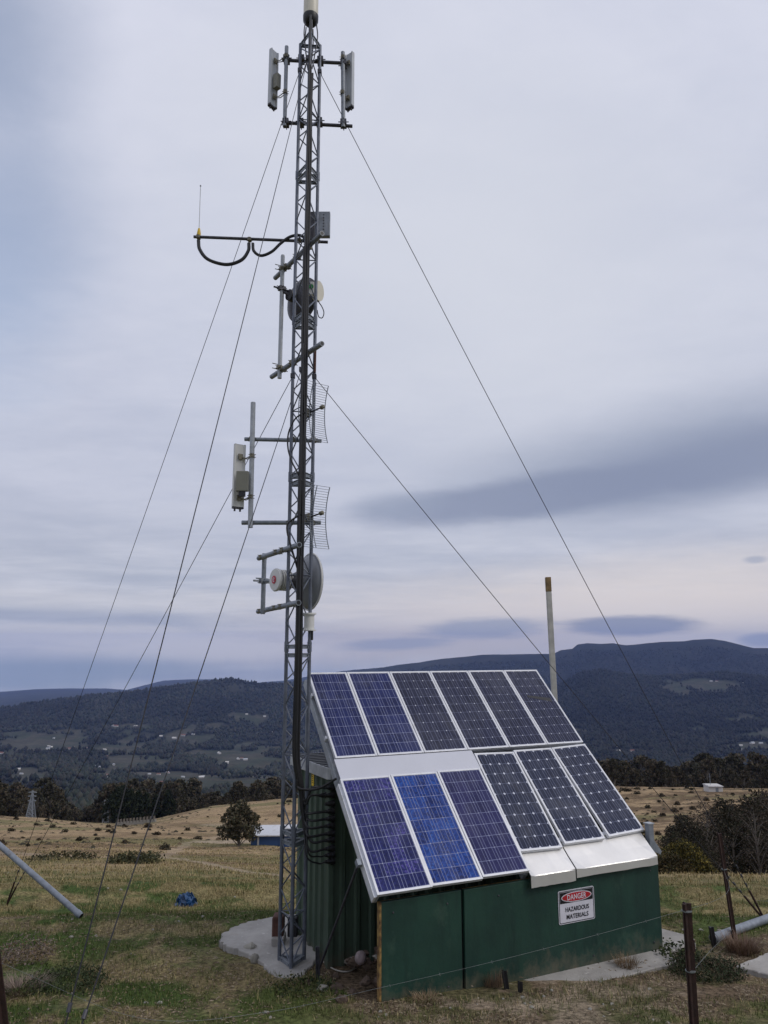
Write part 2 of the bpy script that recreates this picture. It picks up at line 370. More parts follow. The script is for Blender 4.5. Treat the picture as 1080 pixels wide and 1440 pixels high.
SIDEPAD = pxpoly([(1034, 1363), (1062, 1352), (1085, 1342), (1130, 1335), (1200, 1345), (1160, 1385), (1082, 1374)], -3.02)
def smooth(a, lo, hi):
    t = np.clip((a - lo) / (hi - lo), 0, 1); return t * t * (3 - 2 * t)
def lerp(a, b, t): return a * (1 - t[..., None]) + b * t[..., None]
TRACKS = []                                                       # (points, half width, strength)
def track(pts, w, k): TRACKS.append((np.array([tuple(G(x, y))[:2] for x, y in pts]), w, k))
track([(150, 1205), (200, 1204), (255, 1208), (300, 1217), (345, 1226), (400, 1232), (470, 1240)], .24, .7)
track([(230, 1205), (246, 1195), (262, 1186), (300, 1178), (360, 1166), (405, 1158)], .45, .4)
track([(0, 1200), (60, 1203), (150, 1206)], .6, .5)
track([(290, 1183.5), (330, 1183.5), (360, 1183)], 1.6, .9)
track([(300, 1160), (350, 1162), (410, 1157)], 1.8, .5)
def trackmask(x, y):
    out = np.zeros(x.shape)
    for P, w, k in TRACKS:
        d = np.full(x.shape, 1e9)
        for a, b in zip(P[:-1], P[1:]):
            ab = b - a; L = (ab ** 2).sum() + 1e-9
            t = np.clip(((x - a[0]) * ab[0] + (y - a[1]) * ab[1]) / L, 0, 1)
            d = np.minimum(d, np.hypot(x - a[0] - ab[0] * t, y - a[1] - ab[1] * t))
        out = np.maximum(out, k * (1 - smooth(d + .6 * w * (fbm(x * 1.1, y * 1.1, 3, 77) - .5), w * .6, w * 1.6)))
    return out
GREEN, OLIVE, STRAW, DIRT, PALE, FIELD, FIELD2 = [np.array(c) for c in ((.056, .088, .024), (.1, .116, .04), (.27, .21, .11), (.175, .128, .085), (.33, .265, .195), (.345, .25, .148), (.17, .118, .07))]
def cover(x, y):
    """what grows or lies where: base colours of the land, by position"""
    r = np.hypot(x, y)
    n1, n2, n3 = fbm(x * .55, y * .55, 4, 31), fbm(x * 1.9, y * 1.9, 4, 37), fbm(x * 6, y * 6, 3, 41)
    h, b = wl(x, y)
    c = lerp(np.broadcast_to(OLIVE, x.shape + (3,)), GREEN, smooth(n1 + .13 * smooth(-x, .3, 2.2) * (r < 12), .36, .68))
    c = lerp(c, STRAW, smooth(n2 + .12 * (r > 11), .5, .68) * .75)
    bare = smooth(n2 * .6 + n3 * .4, .46, .6)
    front = smooth(-b, -.2, .1) * (1 - smooth(-b, .9, 1.9)) * smooth(h, -.9, .2)          # trodden soil along the wall
    c = lerp(c, DIRT, np.clip(front * (.55 + .7 * bare) + bare * .3 * (r < 12), 0, 1))
    c = lerp(c, PALE, np.clip(front * smooth(n3 * .5 + n1 * .5, .5, .66) * .8, 0, 1))
    under = (h > -.1) & (h < 3.4) & (b > 0) & (b < 1.3)
    c = np.where(under[..., None], DIRT * .8, c)
    # the paddock further out
    f1, f2 = fbm(x / 16, y / 5, 5, 51), fbm(x / 4.5, y / 1.6, 4, 57)
    fld = lerp(np.broadcast_to(FIELD, x.shape + (3,)), FIELD2, smooth(f1 * .55 + f2 * .45, .42, .66))
    fld = lerp(fld, STRAW * 1.1, smooth(f2, .55, .72) * .6)
    fld = lerp(fld, OLIVE, smooth(fbm(x / 22, y / 9, 3, 61), .52, .66) * .55)
    az = np.arctan2(x, y)
    rt = smooth(az, .22, .3) * (r > 30)                                       # rougher ground on the right
    fld = lerp(fld, FIELD2 * .8, np.clip(rt * smooth(f2, .4, .6), 0, 1))
    t = smooth(r + 5 * (n1 - .5), 15, 32)
    c = c * (1 - t)[..., None] + fld * t[..., None]
    c = lerp(c, PALE * 1.1, trackmask(x, y))
    return c
def landmat(name, fine, contrast, bump, sc2):
    m, nt, b = newmat(name)
    a = nt.nodes.new('ShaderNodeAttribute'); a.attribute_name = 'Col'
    n1 = noise_node(nt, fine, 6, 'Pos', .7); n2 = noise_node(nt, sc2, 5, 'Pos', .65)
    lo = 1 - contrast
    r1 = ramp(nt, n1.outputs['Fac'], [(.32, (lo,) * 3), (.68, (1 + contrast,) * 3)]); r2 = ramp(nt, n2.outputs['Fac'], [(.35, (.75, .74, .72)), (.65, (1.2, 1.2, 1.18))])
    c = mix(nt, 1.0, mix(nt, 1.0, a.outputs['Color'], r1.outputs['Color'], 'MULTIPLY'), r2.outputs['Color'], 'MULTIPLY')
    link(nt, c, b.inputs['Base Color']); b.inputs['Roughness'].default_value = .95; b.inputs['Specular IOR Level'].default_value = .1
    if bump:
        bp = nt.nodes.new('ShaderNodeBump'); bp.inputs['Strength'].default_value = bump; bp.inputs['Distance'].default_value = .03
        link(nt, n1.outputs['Fac'], bp.inputs['Height']); link(nt, bp.outputs['Normal'], b.inputs['Normal'])
    return m
M['ground'] = landmat('paddock_soil', 22, .75, 1.0, 1.6); M['hills'] = landmat('far_land', .12, .45, 0, .02)
def polar(name, az, r, material, colf):
    A, RR = np.meshgrid(az, r); x, y = RR * np.sin(A), RR * np.cos(A); z = hz(x, y)
    n, k = len(r), len(az); i = np.arange((n - 1) * (k - 1)); i = (i // (k - 1)) * k + i % (k - 1)
    faces = np.stack([i, i + 1, i + k + 1, i + k], 1)
    return npmesh(name, np.stack([x, y, z], -1).reshape(-1, 3), faces, material, colf(x, y).reshape(-1, 3), smooth=True)
azd = np.radians(np.concatenate([np.arange(-180, -42, 4), np.arange(-42, 42, .13), np.arange(42, 181, 4)]))
rr = np.concatenate([np.geomspace(.4, 5, 40)[:-1], np.geomspace(5, 16, 190)[:-1], np.geomspace(16, 262, 210)])
tag(polar('ground', azd, rr, M['ground'], cover), kind='structure')
FOREST, PADD, PADD2, SCRUB = [np.array(c) for c in ((.017, .021, .017), (.048, .056, .036), (.072, .068, .05), (.035, .036, .028))]
def openland(x, y):                     # 1 where the valley is cleared for paddocks
    r = np.hypot(x, y); az = np.arctan2(x, y)
    p = fbm(x / 330, y / 520, 4, 91)
    p2 = fbm(x / 60, y / 130, 4, 93)
    lo = .575 - .05 * smooth(-az, .05, .3) + .06 * smooth(az, .1, .25) + .25 * smooth(r, 3300, 4000)
    m = smooth(.45 * p + .55 * p2, lo - .04, lo - .005) * smooth(r, 900, 1500)
    z = hz(x, y, False); d = y * cP + z * sP; up = -y * sP + z * cP; px, py = PX[0] + F * x / np.maximum(d, 1), PX[1] - F * up / np.maximum(d, 1)
    for cx, cy, wx, wy in CLEAR:
        q = np.hypot((px - cx) / wx, (py - cy) / wy) + 1.1 * (p2 - .5) * 2 + .5 * (fbm(x / 25, y / 40, 2, 94) - .5)
        m = np.maximum(m, (1 - smooth(q, .85, 1.05)) * (r > 1500) * (r < 6500))
    return m
CLEAR = [(985, 963, 48, 9), (960, 973, 22, 5), (62, 1046, 60, 12), (45, 1088, 40, 10), (362, 1010, 40, 6), (330, 1066, 34, 6), (262, 1040, 46, 5), (160, 1052, 38, 7), (172, 1022, 40, 3), (240, 1090, 60, 5), (300, 1022, 30, 4), (1050, 1047, 38, 4), (880, 1056, 30, 3), (1005, 1068, 24, 3), (345, 1100, 40, 6)]
def farcover(x, y):
    dk = 1 - .42 * smooth(np.arctan2(x, y), .0, .15)  # darker forest on the right, with cloud shadow put into its colour too
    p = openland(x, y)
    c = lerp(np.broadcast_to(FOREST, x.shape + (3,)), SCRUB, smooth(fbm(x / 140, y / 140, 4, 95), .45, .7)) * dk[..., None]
    q = smooth(fbm(x / 60, y / 90, 3, 97), .4, .6)
    return lerp(c, lerp(np.broadcast_to(PADD, x.shape + (3,)), PADD2, q), p * .85)
RMAX = 18000
azf = np.radians(np.concatenate([np.arange(-85, -36, 3), np.arange(-36, 36, .1), np.arange(36, 86, 3)]))
rf_ = np.concatenate([np.geomspace(261, 1200, 60)[:-1], np.geomspace(1200, 7000, 190)[:-1], np.geomspace(7000, RMAX, 80)])
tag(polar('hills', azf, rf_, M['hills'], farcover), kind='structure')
# concrete
def pad(name, poly, z, th, seed, wob=.012):
    mb = MB(); pts = []
    for i in range(len(poly)):
        a, b = V((*poly[i - 1], 0)), V((*poly[i], 0))
        for k in range(6):
            p = a.lerp(b, k / 6); pts.append(p + V((random.uniform(-wob, wob), random.uniform(-wob, wob), z)))
    c = sum(pts, V()) / len(pts)
    n = len(pts); inner = [c + (p - c) * .985 + ZUP * .008 for p in pts]
    mb.add(inner + pts + [p - ZUP * th for p in pts], [tuple(range(n))] + [(i, n + i, n + (i + 1) % n, (i + 1) % n) for i in range(n)] + [(n + i, 2 * n + i, 2 * n + (i + 1) % n, n + (i + 1) % n) for i in range(n)])
    return tag(mb.build(name, M['concrete'], smooth=False), kind='structure')
pad('concrete_pavement', SHEDPAD, PAD_Z, .3, 1)
pad('concrete_ground_pad', TOWERPAD, TP_Z, .3, 2, .02)
pad('concrete_path', SIDEPAD, -3.0, .3, 3)
# ------------------------------------------------------------------ grass: blades by the hundred thousand, nobody could count them
def blades(name, n, r0, r1, azm, hmin, hmax, wid, green_bias, seed, keep=None):
    g = np.random.default_rng(seed)
    r = np.sqrt(g.uniform(r0 ** 1.2, r1 ** 1.2, n) ** (2 / 1.2)); r = g.uniform(r0 ** .6, r1 ** .6, n) ** (1 / .6)
    a = g.uniform(-azm, azm, n); x, y = r * np.sin(a), r * np.cos(a)
    h, b = wl(x, y)
    shr = lambda P, k: [(sum(q[0] for q in P) / len(P) * (1 - k) + p[0] * k, sum(q[1] for q in P) / len(P) * (1 - k) + p[1] * k) for p in P]
    ok = ~inpoly(x, y, shr(TOWERPAD, .93)) & ~inpoly(x, y, shr(SHEDPAD, .972)) & ~inpoly(x, y, SIDEPAD) & ~((h > -.05) & (h < 3.4) & (b > -.02) & (b < 2.4)) & (trackmask(x, y) < .35)
    cov = cover(x, y); lush = cov[:, 1] / (cov[:, 0] + 1e-6)
    dens = np.where(r < 14, .25 + .9 * smooth(lush, .78, 1.05) + .35 * smooth(cov[:, 0], .13, .2), 1) * smooth(fbm(x * 2.3, y * 2.3, 3, 71), .3, .55)
    ok &= g.uniform(0, 1, n) < dens
    x, y, r, lush, cov = x[ok], y[ok], r[ok], lush[ok], cov[ok]; n = len(x)
    z = hz(x, y) - .01
    hh = g.uniform(hmin, hmax, n) * (.55 + .9 * fbm(x * 1.2, y * 1.2, 3, 73)); th = g.uniform(0, 6.283, n); lean = g.uniform(.1, .9, n) * hh
    w = wid * g.uniform(.6, 1.4, n) * np.maximum(1, r / 12)
    dx, dy = np.cos(th), np.sin(th); px, py = -dy * w / 2, dx * w / 2
    v = np.empty((n, 5, 3))
    v[:, 0] = np.stack([x - px, y - py, z], 1); v[:, 1] = np.stack([x + px, y + py, z], 1)
    v[:, 2] = np.stack([x + dx * lean * .35 + px * .8, y + dy * lean * .35 + py * .8, z + hh * .6], 1)
    v[:, 3] = np.stack([x + dx * lean * .35 - px * .8, y + dy * lean * .35 - py * .8, z + hh * .6], 1)
    v[:, 4] = np.stack([x + dx * lean, y + dy * lean, z + hh], 1)
    i = np.arange(n)[:, None] * 5
    f = np.concatenate([i + np.array([[0, 1, 2]]), i + np.array([[0, 2, 3]]), i + np.array([[3, 2, 4]])], 1).reshape(-1, 3)
    dry = g.uniform(0, 1, n) < np.where(r < 13, .26 - .18 * smooth(lush, .8, 1.1), .8)
    c = np.where(dry[:, None], np.array((.31, .25, .125)), np.array((.075, .1, .026))) * g.uniform(.4, 1.5, (n, 1))
    c = c * .75 + cov * .35
    return tag(npmesh(name, v.reshape(-1, 3), f, M['grass'], np.repeat(c, 5, 0)), 'short patchy grass and dry straw around the shed' if 'dry' not in name else 'dry straw coloured grass of the sloping paddock', 'grass', kind='stuff')
blades('grass', 330000, 5.4, 17, R(33), .012, .06, .005, 0, 5)
blades('dry_grass', 130000, 13, 80, R(31), .025, .1, .009, 0, 6)
def litter(n, r0, r1, seed):
    g = np.random.default_rng(seed); r = g.uniform(r0, r1, n); a = g.uniform(-R(31), R(31), n); x, y = r * np.sin(a), r * np.cos(a); h, b = wl(x, y)
    cov = cover(x, y); dry = cov[:, 0] / (cov[:, 1] + 1e-6)
    ok = (g.uniform(0, 1, n) < .15 + .85 * smooth(dry, 1.15, 1.4)) & ~inpoly(x, y, TOWERPAD) & ~((h > 0) & (h < 3.4) & (b > -.02) & (b < 2.5)) & (fbm(x * 3, y * 3, 3, 171) > .42)
    ok &= (~inpoly(x, y, SHEDPAD) | (g.uniform(0, 1, n) < .12)) & (~inpoly(x, y, SIDEPAD))
    x, y = x[ok], y[ok]; n = len(x); z = hz(x, y) + .006 + np.where(inpoly(x, y, SHEDPAD), .05, 0)
    L = g.uniform(.004, .028, n); w = g.uniform(.002, .007, n); th = g.uniform(0, 6.28, n); up = g.uniform(.003, .012, n)
    ux, uy = np.cos(th), np.sin(th)
    P = lambda s, t, k: np.stack([x + ux * L * s - uy * w * t, y + uy * L * s + ux * w * t, z + up * k], 1)
    v = np.stack([P(-1, 0, 0), P(0, -1, .2), P(1, 0, .3), P(0, 1, .2), P(0, 0, 1)], 1)
    f = (np.arange(n)[:, None, None] * 5 + np.array([(0, 1, 4), (1, 2, 4), (2, 3, 4), (3, 0, 4)])[None]).reshape(-1, 3)
    c = np.array([(.24, .19, .12), (.18, .135, .09), (.09, .065, .045), (.27, .22, .155), (.12, .09, .06)])[g.integers(0, 5, n)] * g.uniform(.6, 1.25, (n, 1))
    return tag(npmesh('litter', v.reshape(-1, 3), f, M['grass'], np.repeat(c, 5, 0)), 'straw bits, clods and grit scattered over the bare soil', 'litter', kind='stuff')
litter(150000, 5.4, 12.5, 15)
# ------------------------------------------------------------------ the solar array
def panel(kind, u0, u1, v0, v1, n, label, dv0=0, dv1=0, cells=(4, 9)):
    w, l = u1 - u0, (v1 - v0) + (dv0 + dv1) / 2
    sl = (dv1 - dv0) / w if w else 0
    o = PP(u0, v0 + dv0, n)
    hd = (Hd + Sd * sl).normalized(); sd = (Sd - Hd * sl).normalized()
    c = lambda a, b, z=0: o + hd * a + sd * b + Nd * z
    root = thing('solar_panel', label, 'solar panel', c(w / 2, l, -.035), 'solar panels of the array')
    fw, t = .022, .036; g = .004
    ax = (hd, sd, Nd)
    fr = MB()
    fr.box(c(fw / 2 + g, l / 2, -t / 2), (fw, l - 2 * g, t), ax); fr.box(c(w - fw / 2 - g, l / 2, -t / 2), (fw, l - 2 * g, t), ax)
    fr.box(c(w / 2, fw / 2 + g, -t / 2 - .001), (w - 2 * fw - 2 * g, fw, t), ax); fr.box(c(w / 2, l - fw / 2 - g, -t / 2 - .001), (w - 2 * fw - 2 * g, fw, t), ax)
    fr.build('frame', M['alu'], root, bevel=.002)
    m = fw + g - .002
    gl = MB(); gl.prism([c(m, m, -.006), c(w - m, m, -.006), c(w - m, l - m, -.006), c(m, l - m, -.006)], -Nd * .012)
    go = gl.build('cell_glass', M[kind], root)
    me = go.data; uvl = me.uv_layers.new(name='UVMap'); base = V(go['_b'])
    mx, my = .03, .05
    for lp in me.loops:
        p = me.vertices[lp.vertex_index].co + base - o
        uvl.data[lp.index].uv = ((p.dot(hd) - m) / (w - 2 * m) * (cells[0] + 2 * mx) - mx, (p.dot(sd) - m) / (l - 2 * m) * (cells[1] + 2 * my) - my)
    jb = MB(); jb.box(c(w / 2, .14, -.03), (.09, .11, .024), ax); jb.build('junction_box', M['black_paint'], root)
    return root
UP = [.035, .515, 1.067, 1.615, 2.167, 2.703, 3.235]
UPK = ['cell_deep', 'cell_deep', 'cell_black', 'cell_black', 'cell_black', 'cell_black']
UPL = ['deep blue solar panel at the upper corner of the array beside the mast', 'deep blue solar panel in the top row, second from the mast',
       'near black solar panel in the top row, next to the deep blue pair', 'near black solar panel in the top row, fourth from the mast',
       'near black solar panel in the top row, second from the far right edge', 'near black solar panel at the top right corner with a dark line across it']
for k in range(6): last_top = panel(UPK[k], UP[k], UP[k + 1], 0, 1.205, 0, UPL[k])
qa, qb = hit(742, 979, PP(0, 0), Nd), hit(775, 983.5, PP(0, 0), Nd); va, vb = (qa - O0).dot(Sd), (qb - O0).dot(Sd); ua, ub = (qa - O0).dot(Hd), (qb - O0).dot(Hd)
MB().prism([PP(ua, va - .022, -.0045), PP(ub, vb - .03, -.0045), PP(ub, vb + .035, -.0045), PP(ua, va + .012, -.0045)], Nd * -.0012).build('dark_strip', M['black_paint'], last_top)  # thin dark strip across the corner panel
LL = [.0, .556, 1.1, 1.635]
for k, (kd, lb) in enumerate((('cell_lilac', 'blue solar panel with lilac patches at the lower corner nearest the mast'), ('cell_vivid', 'vivid bright blue solar panel, brightest of the whole array'), ('cell_violet', 'violet blue solar panel beside the white flashing, right of the vivid blue one'))):
    panel(kd, LL[k], LL[k + 1], 1.462, 2.672, .02, lb, (0, -.005, -.01)[k], (.0, .0, -.005)[k])
LR_ = [1.665, 2.188, 2.722, 3.24]
dvs = [.03, .012, -.012, -.035]
for k, lb in enumerate(('solar panel with white diamonds next to the violet blue panel', 'solar panel with white diamonds, middle one of the lower right three', 'solar panel with white diamonds at the lower right corner of the array')):
    panel('cell_mono', LR_[k], LR_[k + 1], 1.245, 2.431, 0, lb, 0 if k else 0.004, (dvs[k] + dvs[k + 1]) / 2)
# rack
rk = thing('panel_rack', 'aluminium rack and rafters holding the tilted solar array', 'panel rack', WW(1.6, .9, -3.0))
for v in (.3, .9, 1.75, 2.35):
    MB().box(PP(1.62, v, -.062), (3.2, .04, .045), (Hd, Sd, Nd)).build('rail', M['alu'], rk, bevel=.003)
for u in (.045, 1.645, 3.19):
    MB().box(PP(u, 1.33, -.13), (.05, 2.6, .085), (Hd, Sd, Nd)).build('rafter', M['galv_light'], rk, bevel=.003)
for u in (.06, 3.18):
    top = PP(u, .1, -.17); MB().tube([V((top.x, top.y, -1.16)), top], .022).build('prop', M['galv'], rk)
MB().prism([PP(-.018, 1.5, -.012), PP(.004, 1.5, -.012), PP(.004, 2.668, -.012), PP(-.018, 2.668, -.012)], Nd * -.075).build('edge_strip', M['alu'], rk)
st = thing('support_strut', 'thin dark strut from the ground up to the lower edge of the array', 'strut', at(443, 1378, 7.93))
sb = at(443, 1378, 7.93); tp = hit(504, 1214, PP(0, 0, -.05), Nd)
MB().tube([sb, tp], .012).build('rod', M['dark'], st); MB().box(tp, (.04, .06, .05), (Hd, Sd, Nd)).build('end_bracket', M['galv'], st)
fs = MB(); fs.prism([PP(.02, 1.212, -.004), PP(1.655, 1.212, -.004), PP(1.655, 1.458, .0), PP(.02, 1.458, .0)], -Nd * .01)
tag(fs.build('filler_sheet', M['sheet'], org=PP(.8, 1.45)), 'plain white strip of sheet between the upper and lower solar panels', 'sheet metal')
# ------------------------------------------------------------------ bent flashing over the wall
def flashing(u0, u1, label, dz, seed):
    rnd = random.Random(seed); n = 10; prof = []
    for i in range(n + 1):
        u = u0 + (u1 - u0) * i / n; k = .0015 * math.sin(i * 1.3 + seed) + rnd.uniform(-.001, .001)
        j = rnd.uniform(-.0015, .0015)
        e = .006 * math.exp(-min(i, n - i) * 1.5)
        prof.append([PP(u, 2.36, -.048), PP(u, 2.55, -.04 + k), PP(u, 2.682 + j, -.034 + k + e), PP(u, 2.69 + j, -.036 + k), PP(u, 2.69 + j, -.036) - ZUP * (.072 + dz + j) - Bd * .002])
    th = Nd * -.003 + Bd * .003
    mb = MB(); m = 5; vs = [p for row in prof for p in row]; vs += [p + th for p in vs]; N = len(vs) // 2
    fsx = []
    for i in range(n):
        for j in range(m - 1):
            a = i * m + j; fsx += [(a, a + 1, a + m + 1, a + m), (N + a, N + a + m, N + a + m + 1, N + a + 1)]
    for i in range(n): fsx += [(i * m, (i + 1) * m, N + (i + 1) * m, N + i * m), (i * m + m - 1, N + i * m + m - 1, N + (i + 1) * m + m - 1, (i + 1) * m + m - 1)]
    for i in (0, n): fsx += [(i * m + j, i * m + j + 1, N + i * m + j + 1, N + i * m + j) for j in range(m - 1)]
    mb.add(vs, fsx)
    return tag(mb.build('metal_flashing', M['flash'], org=prof[n // 2][4]), label, 'flashing', 'bent sheets above the green wall')
flashing(1.64, 2.176, 'shorter white bent metal flashing beside the violet blue panel', .028, 3)
flashing(2.19, 3.262, 'longer white bent metal flashing over the right end of the green wall', .0, 8)
# ------------------------------------------------------------------ green bunker in front
bk = thing('battery_bunker', 'low dark green board bunker under the solar array carrying the danger sign', 'bunker', WW(1.7, 0, -3.03))
zt = -2.165
def front(h0, h1, z0, z1, t=.04, off=0):
    mb = MB(); mb.prism([WW(h0, off, z0), WW(h1, off, z0), WW(h1, off, z1), WW(h0, off, z1)], Bd * t); return mb
front(.085, .9, -3.12, zt).build('front_panel', M['bunker'], bk, bevel=.003)
front(.925, 3.318, -3.06, zt - .0, .04, -.012).build('front_panel', M['bunker'], bk, bevel=.003)
front(.89, .935, -3.1, zt, .02, .03).build('joint_strip', M['black_paint'], bk)
front(.066, .0845, -3.12, zt, .05, -.003).build('timber_edge', M['wood'], bk)
MB().prism([WW(3.32, .03, -3.05), WW(3.32, 1.13, -3.05), WW(3.32, 1.13, -1.12), WW(3.32, .03, zt)], -Hd * .03).build('end_wall', M['bunker'], bk)
MB().box(WW(1.7, .06, zt - .04), (3.2, .04, .06), (Hd, Bd, ZUP)).build('top_batten', M['wood'], bk)
for h in (.2, .75, 1.3, 2.4, 3.2):
    for z in (-2.26, -2.95): MB().lathe(WW(h, -.013 if h > .92 else -.001, z), -Bd, [(0, .009), (.004, .009), (.006, .004)], 8).build('screw', M['dark'], bk)
# ------------------------------------------------------------------ green corrugated cabinet behind it
cb = thing('equipment_shed', 'green corrugated steel equipment shed standing beside the mast', 'shed', WW(1.6, 1.6, PAD_Z))
hL, b0, b1, zb, zr = .065, 1.14, 2.16, -3.07, -1.27
def corrug(p0, d, nrm, length, z0, z1, pitch, depth, t=.012):
    prof = []; s = 0
    while s < length - 1e-6:
        for a, k in ((0, 0), (.55, 0), (.66, 1), (.89, 1)):
            q = s + a * pitch
            if q <= length: prof.append((q, k * depth))
        s += pitch
    prof.append((length, 0)); n = len(prof); mb = MB()
    vs = [p0 + d * q + nrm * k + ZUP * z for z in (z0, z1) for q, k in prof] + [p0 + d * q + nrm * (k - t) + ZUP * z for z in (z0, z1) for q, k in prof]
    f = []
    for i in range(n - 1): f += [(i, i + 1, n + i + 1, n + i), (2 * n + i, 3 * n + i, 3 * n + i + 1, 2 * n + i + 1), (i, 2 * n + i, 2 * n + i + 1, i + 1), (n + i, n + i + 1, 3 * n + i + 1, 3 * n + i)]
    mb.add(vs, f); return mb
corrug(WW(hL, b1, 0), -Bd, -Hd, b1 - b0, zb, zr, .165, .024).build('side_wall', M['cabinet'], cb)
corrug(WW(hL, b0, 0), Hd, -Bd, 3.2, zb, zr, .165, .024).build('front_wall', M['cabinet'], cb)
corrug(WW(hL + 3.2, b0, 0), Bd, Hd, b1 - b0, zb, zr, .165, .024).build('side_wall', M['cabinet'], cb)
corrug(WW(hL + 3.2, b1, 0), -Hd, Bd, 3.2, zb, zr, .165, .024).build('rear_wall', M['cabinet'], cb)
MB().box(WW(hL - .012, b0 - .012, (zb + zr) / 2), (.06, .06, zr - zb), (Hd, Bd, ZUP)).build('corner_trim', M['cabinet'], cb, bevel=.006)
rfo = corrug(WW(hL - .05, b1 + .06, 0), Hd, V((0, 0, .01)), 3.3, -1.2, -1.19, .1, .1) if False else MB().box(WW(hL + 1.6, (b0 + b1) / 2, -1.18), (3.34, b1 - b0 + .12, .02), (Hd, Bd, ZUP))
rfo = rfo.build('roof', M['roof_grey'], cb)
for bb in range(9): MB().box(WW(hL + 1.6, b0 + .03 + bb * .12, -1.165), (3.34, .035, .012), (Hd, Bd, ZUP)).build('roof_rib', M['roof_grey'], rfo)
MB().box(WW(hL - .07, (b0 + b1) / 2, -1.228), (.02, b1 - b0 + .14, .115), (Hd, Bd, ZUP)).build('fascia', M['trim'], cb, bevel=.004)
MB().box(WW(hL + 1.6, b0 - .07, -1.228), (3.32, .02, .115), (Hd, Bd, ZUP)).build('fascia', M['trim'], cb, bevel=.004)
SIDE_P, SIDE_N = WW(hL - .024, 0, 0), Hd
yl = hit(441, 1092, SIDE_P, SIDE_N)
yo = MB().box(yl - Hd * .008, (.006, .065, .19), (Hd, Bd, ZUP)).build('warning_label', M['yellow'], cb)
pm = MB()
for k in range(7): pm.box(yl - Hd * .0125 + ZUP * (.06 - k * .02), (.003, .026 if k % 2 else .02, .008), (Hd, Bd, ZUP))
pm.build('label_print', M['yprint'], yo)
GL = []
for y in (1107, 1118, 1130, 1140.5, 1151, 1161, 1172, 1181, 1193, 1202, 1211):
    p = hit(466, y, SIDE_P, SIDE_N); GL.append(p - Hd * .07)
    MB().lathe(p + Hd * .03, -Hd, [(0, .034), (.03, .034), (.032, .026), (.07, .024), (.075, .018), (.1, .016)], 14).build('cable_gland', M['cable'], cb, smooth=True)
p2 = hit(457, 1118, SIDE_P, SIDE_N); GL.append(p2 - Hd * .07)
MB().lathe(p2 + Hd * .03, -Hd, [(0, .034), (.03, .034), (.032, .026), (.07, .024), (.075, .018), (.1, .016)], 14).build('cable_gland', M['cable'], cb, smooth=True)
# ------------------------------------------------------------------ danger sign
sg = thing('danger_sign', 'white danger hazardous materials sign with red oval on the green wall', 'sign', WW(2.213, -.02, -2.62))
s0, s1, q0, q1 = 1.99, 2.436, -2.616, -2.311; yb = -.015
def srect(h0, h1, z0, z1, off, t, m, name, par, r=.018, n=6):
    pts = []
    for (cx, cz, a0) in ((h1 - r, z1 - r, 0), (h0 + r, z1 - r, 90), (h0 + r, z0 + r, 180), (h1 - r, z0 + r, 270)):
        for k in range(n + 1):
            a = R(a0 + 90 * k / n); pts.append(WW(cx + r * math.cos(a), yb - off, cz + r * math.sin(a)))
    mb = MB(); mb.prism(pts, Bd * t); return mb.build(name, M[m], par)
pl = srect(s0, s1, q0, q1, .004, .004, 'white_paint', 'plate', sg)
zs_ = q1 - (q1 - q0) * .385
def ring(h0, h1, z0, z1, w, off, m, name, r=.012):
    out, inn = [], []
    for lst, d in ((out, 0), (inn, w)):
        rr_ = max(r - d * .5, .004)
        for (cx, cz, a0) in ((h1 - d - rr_, z1 - d - rr_, 0), (h0 + d + rr_, z1 - d - rr_, 90), (h0 + d + rr_, z0 + d + rr_, 180), (h1 - d - rr_, z0 + d + rr_, 270)):
            for k in range(6): lst.append(WW(cx + rr_ * math.cos(R(a0 + 18 * k)), yb - off, cz + rr_ * math.sin(R(a0 + 18 * k))))
    n = len(out); mb = MB(); vs = out + inn + [p + Bd * .0015 for p in out + inn]
    mb.add(vs, [(i, (i + 1) % n, n + (i + 1) % n, n + i) for i in range(n)] + [(2 * n + i, 3 * n + i, 3 * n + (i + 1) % n, 2 * n + (i + 1) % n) for i in range(n)] + [(i, 2 * n + i, 2 * n + (i + 1) % n, (i + 1) % n) for i in range(n)] + [(n + i, n + (i + 1) % n, 3 * n + (i + 1) % n, 3 * n + i) for i in range(n)])
    return mb.build(name, M[m], sg)
ring(s0 + .008, s1 - .008, q0 + .008, q1 - .008, .006, .006, 'black_paint', 'border_line')
srect(s0 + .02, s1 - .02, zs_, q1 - .018, .0062, .0018, 'black_paint', 'header_band', sg, .004)
def oval(rx, rz, off, m, name):
    c = ((s0 + s1) / 2, (zs_ + q1 - .018) / 2); mb = MB()
    mb.prism([WW(c[0] + rx * math.cos(2 * math.pi * k / 40), yb - off, c[1] + rz * math.sin(2 * math.pi * k / 40)) for k in range(40)], Bd * .0015); return mb.build(name, M[m], sg)
oval(.188, .046, .0082, 'white_paint', 'oval_rim'); oval(.178, .0385, .0098, 'red', 'oval')
